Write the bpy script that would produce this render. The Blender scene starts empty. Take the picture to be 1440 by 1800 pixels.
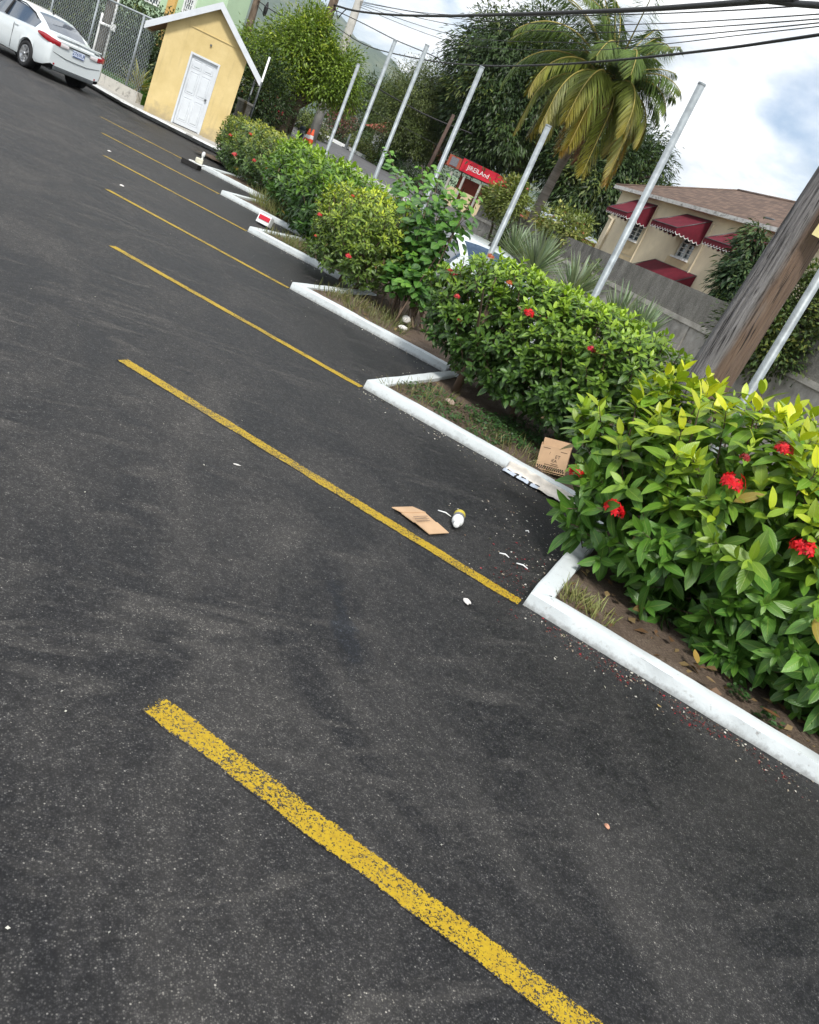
import bpy, bmesh, math, random
import numpy as np
from mathutils import Vector, Matrix, noise as mnoise
random.seed(7); rng = np.random.default_rng(11)
S = bpy.context.scene
C = S.collection

# ------------------------------------------------------------------ camera
FPX = 1438.165                       # focal length in pixels of a 1440 x 1800 frame
RC = np.array([[0.8594, 0.2158, 0.4636], [-0.3158, -0.4891, 0.8131], [0.4022, -0.8452, -0.3520]])
EYE = 1.7
ROLL, PITCH, YAW = math.radians(25.43), math.radians(20.61), math.radians(29.692)
def _basis():
    down = np.array([-math.sin(ROLL)*math.cos(PITCH), math.cos(ROLL)*math.cos(PITCH), math.sin(PITCH)])
    f = np.array([0, 0, 1.]); fh = f - down*(f@down); fh /= np.linalg.norm(fh)
    up = -down; right = np.cross(fh, up)
    Y = fh*math.cos(YAW) - right*math.sin(YAW); X = np.cross(Y, up)
    return np.stack([X, Y, up])
RC = _basis()
cam = bpy.data.cameras.new('Camera'); camo = bpy.data.objects.new('Camera', cam); C.objects.link(camo)
m = Matrix.Identity(4)
for i in range(3):
    m[i][0] = RC[i, 0]; m[i][1] = -RC[i, 1]; m[i][2] = -RC[i, 2]
m[2][3] = EYE
camo.matrix_world = m
cam.sensor_fit = 'VERTICAL'; cam.sensor_height = 36; cam.sensor_width = 36; cam.lens = FPX/1800*36
cam.clip_start = .05; cam.clip_end = 20000
S.camera = camo
S.render.resolution_x, S.render.resolution_y = 819, 1024
def ray(x, y): return RC @ np.array([x-720., y-900., FPX])
def G(x, y, z=0.):                    # pixel -> point at height z
    r = ray(x, y); t = (z-EYE)/r[2]; return Vector((t*r[0], t*r[1], z))
def P(x, y, d):                       # pixel -> point at horizontal distance d
    r = ray(x, y); t = d/math.hypot(r[0], r[1]); return Vector((t*r[0], t*r[1], EYE+t*r[2]))
def PX(x, y, X):                      # pixel -> point on the plane x = X
    r = ray(x, y); t = X/r[0]; return Vector((X, t*r[1], EYE+t*r[2]))
def depth_of(v): return float(RC[:, 2] @ np.array([v[0], v[1], v[2]-EYE]))
def pix(v):
    d = RC.T @ np.array([v[0], v[1], v[2]-EYE]); return 720+FPX*d[0]/d[2], 900+FPX*d[1]/d[2]

# ------------------------------------------------------------------ sky, sun, exposure
SUN_DIR = Vector((-0.26, -0.70, 0.92)).normalized()
elev = math.asin(SUN_DIR.z); az = math.atan2(SUN_DIR.x, SUN_DIR.y)
W = bpy.data.worlds.new('World'); S.world = W; W.use_nodes = True
nt = W.node_tree; nt.nodes.clear()
def wn(t, **k):
    n = nt.nodes.new(t)
    for a, b in k.items(): setattr(n, a, b)
    return n
sky = wn('ShaderNodeTexSky', sky_type='NISHITA'); sky.sun_disc = False
sky.sun_elevation = elev; sky.sun_rotation = az; sky.air_density = 1.0; sky.dust_density = 1.2; sky.ozone_density = 1.2
tc = wn('ShaderNodeTexCoord'); sep = wn('ShaderNodeSeparateXYZ'); nt.links.new(tc.outputs['Generated'], sep.inputs[0])
def wmath(op, a, b=None):
    n = wn('ShaderNodeMath', operation=op)
    for i, v in enumerate((a, b)):
        if v is None: continue
        if isinstance(v, (int, float)): n.inputs[i].default_value = v
        else: nt.links.new(v, n.inputs[i])
    return n.outputs[0]
zz = wmath('MAXIMUM', sep.outputs[2], 0.0); zz = wmath('ADD', zz, 0.22)
cu = wmath('DIVIDE', sep.outputs[0], zz); cv = wmath('DIVIDE', sep.outputs[1], zz)
comb = wn('ShaderNodeCombineXYZ'); nt.links.new(cu, comb.inputs[0]); nt.links.new(cv, comb.inputs[1]); comb.inputs[2].default_value = 3.7
def wnoise(scale, detail, rough, dist, off=0):
    mp = wn('ShaderNodeMapping'); mp.inputs['Location'].default_value = (off, off*.7, off*.3)
    nt.links.new(comb.outputs[0], mp.inputs[0])
    n = wn('ShaderNodeTexNoise'); nt.links.new(mp.outputs[0], n.inputs['Vector'])
    n.inputs['Scale'].default_value = scale; n.inputs['Detail'].default_value = detail
    n.inputs['Roughness'].default_value = rough; n.inputs['Distortion'].default_value = dist
    return n.outputs['Fac']
def wramp(fac, stops):
    r = wn('ShaderNodeValToRGB'); nt.links.new(fac, r.inputs[0]); e = r.color_ramp.elements
    while len(e) < len(stops): e.new(.5)
    for k, (p, c) in enumerate(stops): e[k].position = p; e[k].color = (*c, 1)
    return r.outputs[0]
n1 = wnoise(1.15, 9, .56, .35, 2.3)
cover = wramp(n1, [(.42, (0, 0, 0)), (.52, (1, 1, 1))])
n2 = wnoise(1.7, 6, .55, .2, 9.1)
ccol = wramp(n2, [(.37, (4.2, 4.7, 5.2)), (.44, (7.0, 7.4, 7.55)), (.51, (11.0, 11.0, 10.8))])
mx = wn('ShaderNodeMixRGB'); nt.links.new(cover, mx.inputs[0]); nt.links.new(sky.outputs[0], mx.inputs[1]); nt.links.new(ccol, mx.inputs[2])
bg = wn('ShaderNodeBackground'); bg.inputs[1].default_value = 0.1
nt.links.new(mx.outputs[0], bg.inputs[0])
wo = wn('ShaderNodeOutputWorld'); nt.links.new(bg.outputs[0], wo.inputs[0])
sl = bpy.data.lights.new('Sun', 'SUN'); sl.energy = 2.7; sl.angle = math.radians(10); sl.color = (1, .965, .91)
so = bpy.data.objects.new('Sun', sl); C.objects.link(so); so.rotation_euler = SUN_DIR.to_track_quat('Z', 'Y').to_euler(); so.location = (0, 0, 30)
vs = S.view_settings; vs.view_transform = 'Standard'; vs.look = 'None'; vs.exposure = 0.74; vs.gamma = 1; vs.use_curve_mapping = False
S.render.engine = 'CYCLES'
S.cycles.max_bounces = 6; S.cycles.transparent_max_bounces = 8

# ------------------------------------------------------------------ materials
class NT:
    def __init__(s, name):
        s.m = bpy.data.materials.new(name); s.m.use_nodes = True; s.t = s.m.node_tree
        s.b = s.t.nodes['Principled BSDF']; s.o = s.t.nodes['Material Output']
    def n(s, typ, **k):
        x = s.t.nodes.new(typ)
        for a, b in k.items(): setattr(x, a, b)
        return x
    def l(s, a, b): s.t.links.new(a, b)
    def setin(s, sock, v):
        if hasattr(v, 'links') or isinstance(v, bpy.types.NodeSocket): s.l(v, sock)
        else: sock.default_value = v
    def coord(s, kind='Object'):
        return s.n('ShaderNodeTexCoord').outputs[kind] if kind != 'World' else s.n('ShaderNodeNewGeometry').outputs['Position']
    def mapping(s, vec, scale=(1, 1, 1), rot=(0, 0, 0), loc=(0, 0, 0)):
        x = s.n('ShaderNodeMapping'); s.l(vec, x.inputs[0]); x.inputs['Scale'].default_value = scale
        x.inputs['Rotation'].default_value = rot; x.inputs['Location'].default_value = loc; return x.outputs[0]
    def noise(s, vec, scale, detail=4, rough=.55, dist=0):
        x = s.n('ShaderNodeTexNoise'); s.l(vec, x.inputs['Vector']); x.inputs['Scale'].default_value = scale
        x.inputs['Detail'].default_value = detail; x.inputs['Roughness'].default_value = rough; x.inputs['Distortion'].default_value = dist
        return x.outputs['Fac']
    def voro(s, vec, scale, out='Distance', feature='F1'):
        x = s.n('ShaderNodeTexVoronoi', feature=feature); s.l(vec, x.inputs['Vector']); x.inputs['Scale'].default_value = scale
        return x.outputs[out]
    def ramp(s, fac, stops):
        r = s.n('ShaderNodeValToRGB'); s.l(fac, r.inputs[0]); e = r.color_ramp.elements
        while len(e) < len(stops): e.new(.5)
        for k, (p, c) in enumerate(stops):
            e[k].position = p; e[k].color = (*(c if isinstance(c, tuple) else (c, c, c)), 1)
        return r.outputs[0]
    def mix(s, fac, a, b, mode='MIX'):
        x = s.n('ShaderNodeMixRGB', blend_type=mode)
        for k, v in zip(('Fac', 'Color1', 'Color2'), (fac, a, b)):
            if isinstance(v, tuple): x.inputs[k].default_value = (*v, 1)
            else: s.setin(x.inputs[k], v)
        return x.outputs[0]
    def math(s, op, a, b=0.):
        x = s.n('ShaderNodeMath', operation=op); s.setin(x.inputs[0], a); s.setin(x.inputs[1], b); return x.outputs[0]
    def bump(s, h, strength=.3, dist=.01):
        x = s.n('ShaderNodeBump'); s.l(h, x.inputs['Height']); x.inputs['Strength'].default_value = strength; x.inputs['Distance'].default_value = dist
        s.l(x.outputs[0], s.b.inputs['Normal'])
    def base(s, c, rough=.6, spec=.5, metal=0., coat=0.):
        if isinstance(c, tuple): s.b.inputs['Base Color'].default_value = (*c, 1)
        else: s.l(c, s.b.inputs['Base Color'])
        s.setin(s.b.inputs['Roughness'], rough); s.b.inputs['Specular IOR Level'].default_value = spec
        s.b.inputs['Metallic'].default_value = metal; s.b.inputs['Coat Weight'].default_value = coat
        return s.m
def pm(name, col, rough=.6, var=.25, scale=6., bs=0., bscale=60., spec=.4, metal=0., coat=0., col2=None, kind='Object', stretch=(1, 1, 1)):
    t = NT(name); v = t.mapping(t.coord(kind), stretch)
    nf = t.noise(v, scale, 6, .6)
    lo = tuple(max(0, c*(1-var)) for c in col); hi = col2 or tuple(min(1, c*(1+var)) for c in col)
    c = t.ramp(nf, [(.3, lo), (.7, hi)])
    if bs: t.bump(t.noise(v, bscale, 5, .6), bs, .01)
    return t.base(c, rough, spec, metal, coat)

def asphalt_color(t, v, dusty=True):
    vw = t.n('ShaderNodeTexVoronoi', feature='F1'); t.l(v, vw.inputs['Vector']); vw.inputs['Scale'].default_value = 215; vw.inputs['Randomness'].default_value = 1.
    sx = t.n('ShaderNodeSeparateColor'); t.l(vw.outputs['Color'], sx.inputs[0])
    f = t.noise(v, 60, 4, .7)
    g = t.ramp(sx.outputs[0], [(0., (.0035, .0035, .004)), (.35, (.0085, .0085, .009)), (.70, (.019, .019, .0192)), (.93, (.036, .036, .035)), (.985, (.062, .061, .058)), (1., (.12, .118, .112))])
    g = t.mix(t.ramp(vw.outputs['Distance'], [(.30, 0.), (.72, .9)]), g, (.0035, .0035, .004))
    g = t.mix(.55, g, t.mix(1., g, t.ramp(f, [(.34, (.12, .12, .13)), (.66, (3.3, 3.25, 3.2))]), 'MULTIPLY'))
    g = t.mix(1., g, t.ramp(t.noise(v, 22, 4, .7), [(.33, (.50, .50, .51)), (.67, (1.95, 1.93, 1.9))]), 'MULTIPLY')
    big = t.noise(t.mapping(v, (1, .5, 1), (0, 0, .9)), 1.5, 7, .66, .8)
    d = t.ramp(big, [(.42, 0.), (.68, 1.)])
    big2 = t.noise(t.mapping(v, (.5, 1.8, 1), (0, 0, .75)), 2.3, 5, .6, 1.2)
    d2 = t.ramp(big2, [(.50, 0.), (.66, .95)])
    dd = t.math('MULTIPLY', t.math('MAXIMUM', d, d2), 1.0)
    sxx = t.n('ShaderNodeSeparateXYZ'); t.l(v, sxx.inputs[0])
    dd = t.math('MULTIPLY', dd, t.ramp(t.math('MULTIPLY', t.math('ADD', sxx.outputs[0], t.math('MULTIPLY', t.noise(v, .8, 4, .6), 1.2)), .2), [(.30, 1.), (.62, .42)]))
    g2 = t.mix(dd, g, t.mix(.42, (.066, .0630, .0575), t.mix(1., g, (4.5, 4.3, 3.95), 'MULTIPLY')))
    g2 = t.mix(1., g2, (.74, .74, .75), 'MULTIPLY')
    return g2, sx.outputs[0], dd
def mk_asphalt():
    t = NT('asphalt'); v = t.coord('World')
    g, cell, dd = asphalt_color(t, v)
    # one long streak of darker, bluish asphalt colour with its own shape
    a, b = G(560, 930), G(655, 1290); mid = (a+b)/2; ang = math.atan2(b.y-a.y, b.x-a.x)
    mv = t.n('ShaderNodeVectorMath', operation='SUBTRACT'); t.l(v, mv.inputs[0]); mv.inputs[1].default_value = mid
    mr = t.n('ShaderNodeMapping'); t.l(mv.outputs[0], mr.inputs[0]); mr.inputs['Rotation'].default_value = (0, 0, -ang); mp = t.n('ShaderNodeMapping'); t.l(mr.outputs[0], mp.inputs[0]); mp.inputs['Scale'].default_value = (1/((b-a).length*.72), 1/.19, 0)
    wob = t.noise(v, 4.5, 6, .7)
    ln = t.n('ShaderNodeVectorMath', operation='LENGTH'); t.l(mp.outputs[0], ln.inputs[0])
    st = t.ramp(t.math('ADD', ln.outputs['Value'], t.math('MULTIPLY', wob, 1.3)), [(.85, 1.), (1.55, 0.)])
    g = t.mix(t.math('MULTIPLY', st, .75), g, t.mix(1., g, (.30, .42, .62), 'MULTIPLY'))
    t.bump(t.voro(v, 215, 'Distance'), -.7, .005)
    rough = t.math('ADD', .62, t.math('MULTIPLY', dd, .25))
    return t.base(g, rough, .35)
def mk_yellow():
    t = NT('yellow_paint'); v = t.coord('World')
    g, cell, dd = asphalt_color(t, v)
    hole = t.noise(v, 125, 3, .75); wear = t.noise(v, 3.2, 4, .6)
    thr = t.math('ADD', hole, t.math('MULTIPLY', t.math('SUBTRACT', wear, .5), .38))
    ed_ = t.n('ShaderNodeAttribute', attribute_name='Col').outputs['Fac']
    thr = t.math('SUBTRACT', thr, t.math('MULTIPLY', ed_, .20))
    msk = t.ramp(thr, [(.425, 0.), (.47, 1.)])
    yc = t.mix(t.noise(v, 9, 4, .6), (.33, .205, .008), (.47, .33, .010))
    yc = t.mix(t.ramp(t.noise(v, 55, 2, .5), [(.3, .5), (.6, 0.)]), yc, (.26, .16, .012))
    t.bump(t.voro(v, 215, 'Distance'), -.5, .005)
    return t.base(t.mix(msk, g, yc), .62, .35)
def mk_whitepaint(name, base=(.68, .72, .73), dirt=.5, old=False):
    t = NT(name); v = t.coord('World')
    sz = t.n('ShaderNodeSeparateXYZ'); t.l(v, sz.inputs[0])
    n = t.noise(v, 5, 6, .65, .4); n2 = t.noise(v, 32, 5, .7)
    c = t.mix(t.ramp(n, [(.42, 0.), (.72, dirt)]), base, tuple(k*.72 for k in base))
    c = t.mix(t.ramp(n2, [(.60, 0.), (.70, .6)]), c, (.30, .30, .28))
    c = t.mix(t.ramp(t.noise(v, 11, 6, .75, .5), [(.64, 0.), (.69, .75)]), c, (.25, .245, .23))
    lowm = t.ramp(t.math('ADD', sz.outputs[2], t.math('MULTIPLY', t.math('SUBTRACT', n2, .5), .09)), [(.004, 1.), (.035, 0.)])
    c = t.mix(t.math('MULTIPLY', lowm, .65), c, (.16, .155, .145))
    if old: c = t.mix(t.ramp(t.noise(v, 3.4, 6, .75, .8), [(.50 if old is True else .57, 0.), (.62, .8)]), c, (.17, .165, .15))
    t.bump(t.noise(v, 45, 5, .6), .22, .01)
    return t.base(c, .72, .3)
def mk_soil():
    t = NT('soil'); v = t.coord('World')
    n = t.noise(v, 3.2, 7, .65, .4); f = t.noise(v, 70, 5, .7)
    c = t.ramp(n, [(.3, (.10, .072, .053)), (.55, (.19, .145, .108)), (.75, (.26, .21, .165))])
    c = t.mix(t.ramp(f, [(.35, .75), (.65, 0.)]), c, (.055, .040, .031))
    t.bump(f, .9, .02)
    return t.base(c, .95, .1)
def mk_leaf(name, rough=.42, trans=.22, veins=False, spec=.45):
    t = NT(name)
    at = t.n('ShaderNodeAttribute', attribute_name='Col').outputs['Color']
    v = t.coord('World')
    c = t.mix(.5, at, t.mix(t.noise(v, 14, 3, .6), (.55, .6, .5), (1.4, 1.35, 1.3)), 'MULTIPLY')
    if veins:
        uv = t.n('ShaderNodeUVMap', uv_map='UVMap').outputs[0]; su = t.n('ShaderNodeSeparateXYZ'); t.l(uv, su.inputs[0])
        du = t.math('ABSOLUTE', t.math('SUBTRACT', su.outputs[0], .5))
        mid = t.ramp(du, [(.0, 1.), (.045, 0.)])
        vv = t.math('ADD', t.math('MULTIPLY', su.outputs[1], 9.), t.math('MULTIPLY', du, -5.))
        saw = t.math('ABSOLUTE', t.math('SUBTRACT', t.math('FRACT', vv), .5))
        ve = t.ramp(saw, [(.0, 1.), (.10, 0.)])
        c = t.mix(t.math('MULTIPLY', mid, .6), c, t.mix(.6, c, (.42, .50, .12)))
        c = t.mix(t.math('MULTIPLY', ve, .18), c, (.34, .44, .10))
        t.bump(t.math('ADD', t.math('MULTIPLY', saw, 1.), t.math('MULTIPLY', mid, -.6)), .25, .004)
    m = t.base(c, rough, spec)
    tr = t.n('ShaderNodeBsdfTranslucent'); t.l(t.mix(1., c, (1.25, 1.3, .6), 'MULTIPLY'), tr.inputs[0])
    mx = t.n('ShaderNodeMixShader'); mx.inputs[0].default_value = trans
    t.l(t.b.outputs[0], mx.inputs[1]); t.l(tr.outputs[0], mx.inputs[2]); t.l(mx.outputs[0], t.o.inputs[0])
    return m
def mk_wood():
    t = NT('weathered_wood'); v0 = t.coord('Object')
    v = t.mapping(v0, (1, 1, .045)); gr = t.noise(v, 46, 7, .75, .35); gr2 = t.noise(v, 110, 3, .6)
    at = t.n('ShaderNodeAttribute', attribute_name='Col').outputs['Color']
    sa = t.n('ShaderNodeSeparateColor'); t.l(at, sa.inputs[0])
    grey = t.ramp(gr, [(.36, (.022, .02, .02)), (.44, (.15, .142, .14)), (.70, (.33, .315, .31))])
    brown = t.ramp(gr, [(.30, (.075, .058, .05)), (.46, (.19, .158, .138)), (.72, (.34, .30, .27))])
    rust = t.ramp(gr2, [(.3, (.085, .050, .034)), (.7, (.20, .13, .085))])
    pn = t.noise(t.mapping(v0, (1, 1, .25)), 5.5, 5, .6, .4)
    brown = t.mix(t.ramp(t.math('ADD', pn, t.math('MULTIPLY', t.math('SUBTRACT', sa.outputs[1], .5), .55)), [(.52, 0.), (.66, .8)]), brown, rust)
    c = t.mix(sa.outputs[0], grey, brown)
    ck = t.noise(t.mapping(v0, (1, 1, .03)), 70, 3, .6, .2)
    c = t.mix(t.ramp(ck, [(.34, .9), (.39, 0.)]), c, (.016, .014, .013))
    t.bump(gr, .9, .03)
    return t.base(c, .85, .2)
def mk_concrete_wall():
    t = NT('stained_concrete'); v = t.coord('World')
    st = t.noise(t.mapping(v, (1.25, 1.25, .42)), 2.4, 8, .75, .8); f = t.noise(v, 42, 5, .7); b = t.noise(v, .7, 4, .6)
    c = t.ramp(st, [(.34, (.085, .082, .074)), (.5, (.19, .183, .165)), (.70, (.33, .315, .285))])
    c = t.mix(t.ramp(b, [(.4, 0.), (.7, .5)]), c, (.25, .235, .205))
    c = t.mix(t.ramp(f, [(.4, .5), (.6, 0.)]), c, (.06, .058, .05))
    t.bump(f, .7, .02)
    return t.base(c, .92, .15)
def mk_shingle():
    t = NT('brown_shingles'); v = t.coord('UV')
    br = t.n('ShaderNodeTexBrick'); t.l(v, br.inputs['Vector']); br.inputs['Scale'].default_value = 1.0
    br.inputs['Brick Width'].default_value = .34; br.inputs['Row Height'].default_value = .15; br.inputs['Mortar Size'].default_value = .012
    br.inputs['Color1'].default_value = (.16, .115, .09, 1); br.inputs['Color2'].default_value = (.085, .063, .052, 1); br.inputs['Mortar'].default_value = (.045, .032, .026, 1)
    br.inputs['Bias'].default_value = .1
    c = t.mix(t.noise(t.coord('World'), 1.3, 5, .6), br.outputs[0], t.mix(1., br.outputs[0], (1.55, 1.45, 1.4), 'MULTIPLY'))
    t.bump(br.outputs['Fac'], -.3, .02)
    return t.base(c, .9, .15)
def mk_glass(name, col=(.05, .07, .09), rough=.06):
    t = NT(name); return t.base(col, rough, .8, 0., .6)
MT = {}
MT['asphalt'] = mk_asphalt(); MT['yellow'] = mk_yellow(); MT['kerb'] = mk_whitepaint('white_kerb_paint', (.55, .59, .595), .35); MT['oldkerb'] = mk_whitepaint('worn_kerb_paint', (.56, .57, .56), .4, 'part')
MT['soil'] = mk_soil(); MT['leaf'] = mk_leaf('glossy_leaf', .36, .24, True); MT['foliage'] = mk_leaf('foliage', .5, .22); MT['wood'] = mk_wood(); MT['wall'] = mk_concrete_wall()
MT['shingle'] = mk_shingle(); MT['glass'] = mk_glass('dark_glass'); MT['petal'] = mk_leaf('petal', .5, .25)
MT['roughcast'] = pm('roughcast', (.34, .32, .285), .95, .40, 3.0, .9, 70, .1, kind='World')
MT['ledge'] = pm('ledge_concrete', (.36, .34, .30), .95, .3, 4, .5, 40, .1, kind='World')
MT['yard'] = pm('yard_concrete', (.15, .145, .135), .95, .25, 1.5, .4, 40, .1, kind='World')
MT['bark'] = pm('bark', (.10, .075, .055), .9, .5, 9, .9, 30, .15, stretch=(1, 1, .3))
MT['palmbark'] = pm('palm_bark', (.17, .15, .13), .9, .35, 5, .8, 20, .15, stretch=(.3, .3, 2.5))
MT['twig'] = pm('twig', (.11, .075, .05), .85, .3, 20)
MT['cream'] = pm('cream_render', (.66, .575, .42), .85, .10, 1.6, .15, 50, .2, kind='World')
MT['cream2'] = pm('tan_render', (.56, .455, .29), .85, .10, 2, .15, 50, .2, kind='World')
MT['shedwall'] = pm('yellow_render', (.56, .435, .20), .85, .10, 1.6, .12, 40, .2, kind='World', col2=(.64, .51, .255))
def mk_shed():
    t = NT('yellow_render'); v = t.coord('World'); sz = t.n('ShaderNodeSeparateXYZ'); t.l(v, sz.inputs[0])
    c = t.ramp(t.noise(v, 1.6, 6, .6), [(.3, (.52, .40, .18)), (.7, (.64, .51, .255))])
    st = t.noise(t.mapping(v, (3, 3, .4)), 2.2, 6, .7)
    c = t.mix(t.ramp(st, [(.55, 0.), (.72, .35)]), c, (.36, .28, .15))
    low = t.ramp(t.math('ADD', sz.outputs[2], t.math('MULTIPLY', t.math('SUBTRACT', t.noise(v, 5, 6, .7), .5), 1.1)), [(.12, .7), (.48, 0.)])
    c = t.mix(low, c, (.30, .25, .17)); t.bump(t.noise(v, 40, 5, .6), .15, .01)
    return t.base(c, .85, .2)
MT['shedwall'] = mk_shed()
MT['whitewood'] = pm('white_gloss_paint', (.56, .59, .62), .45, .07, 4, .08, 30, .4)
MT['white'] = pm('white_paint', (.75, .76, .75), .55, .10, 3, .1, 30)
MT['maroon'] = pm('burgundy_canvas', (.115, .012, .022), .8, .22, 3.5, .12, 60, .2)
MT['steel'] = pm('galvanised_steel', (.27, .30, .315), .5, .25, 16, .05, 60, .4, .25)
MT['darksteel'] = pm('dark_steel', (.10, .11, .115), .5, .2, 10, 0, 0, .5, .5)
MT['carpaint'] = pm('white_car_paint', (.60, .645, .655), .22, .02, 2, 0, 0, .5, 0, .7)
MT['black'] = pm('black_rubber', (.012, .012, .013), .75, .2, 20)
MT['alloy'] = pm('alloy_wheel', (.45, .46, .47), .3, .1, 5, 0, 0, .5, .8)
MT['redlens'] = pm('red_lens', (.30, .006, .012), .15, .1, 5, 0, 0, .6, 0, .5)
MT['clearlens'] = pm('clear_lens', (.62, .58, .58), .15, .1, 9, 0, 0, .6, 0, .5)
MT['plate'] = pm('number_plate', (.56, .62, .74), .4, .05, 5)
MT['blueink'] = pm('blue_ink', (.03, .07, .22), .5, .1, 5)
MT['cardboard'] = pm('cardboard', (.46, .31, .19), .85, .12, 7, .15, 40, .2)
MT['ink'] = pm('black_ink', (.015, .014, .013), .7, .2, 20)
MT['plastic'] = pm('white_plastic', (.74, .75, .74), .35, .06, 8)
MT['yplastic'] = pm('yellow_label', (.62, .50, .06), .4, .1, 8)
MT['gplastic'] = pm('grey_label', (.16, .16, .18), .4, .3, 30)
MT['paper'] = pm('dirty_paper', (.60, .56, .50), .85, .20, 12, .2, 40, .2)
MT['red'] = pm('red_sign_paint', (.50, .012, .03), .5, .1, 3)
MT['orange'] = pm('orange_cone', (.75, .09, .02), .5, .1, 4)
MT['stone'] = pm('stone', (.33, .26, .21), .9, .3, 14, .6, 30, .15)
MT['chip'] = pm('white_chip', (.62, .60, .57), .9, .15, 40, .4, 60, .15)
MT['green'] = pm('pale_green_render', (.42, .56, .38), .85, .08, 1, .1, 40, .2)
MT['orangeR'] = pm('ochre_trim', (.58, .36, .12), .8, .1, 2)
MT['beige'] = pm('beige_render', (.50, .43, .30), .85, .1, 1, .1, 40, .2)
MT['concrete'] = pm('pale_concrete', (.36, .35, .32), .9, .22, 3, .4, 40, .2, kind='World')
MT['street'] = pm('street_asphalt', (.115, .115, .118), .85, .18, 1.2, .3, 60, .2, kind='World')
MT['ground'] = pm('dry_ground', (.20, .185, .15), .95, .3, .8, .5, 30, .1, kind='World')
MT['lawn'] = pm('lawn', (.055, .13, .018), .9, .3, 3, .6, 60, .1, kind='World')
MT['wire'] = pm('black_cable', (.018, .017, .018), .6, .1, 5)
MT['roofgrey'] = pm('grey_sheet_roof', (.36, .40, .45), .5, .1, 2)
MT['soffit'] = pm('brown_soffit', (.16, .085, .045), .8, .2, 4)
MT['roofred'] = pm('red_roof', (.30, .07, .04), .7, .2, 3)
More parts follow.
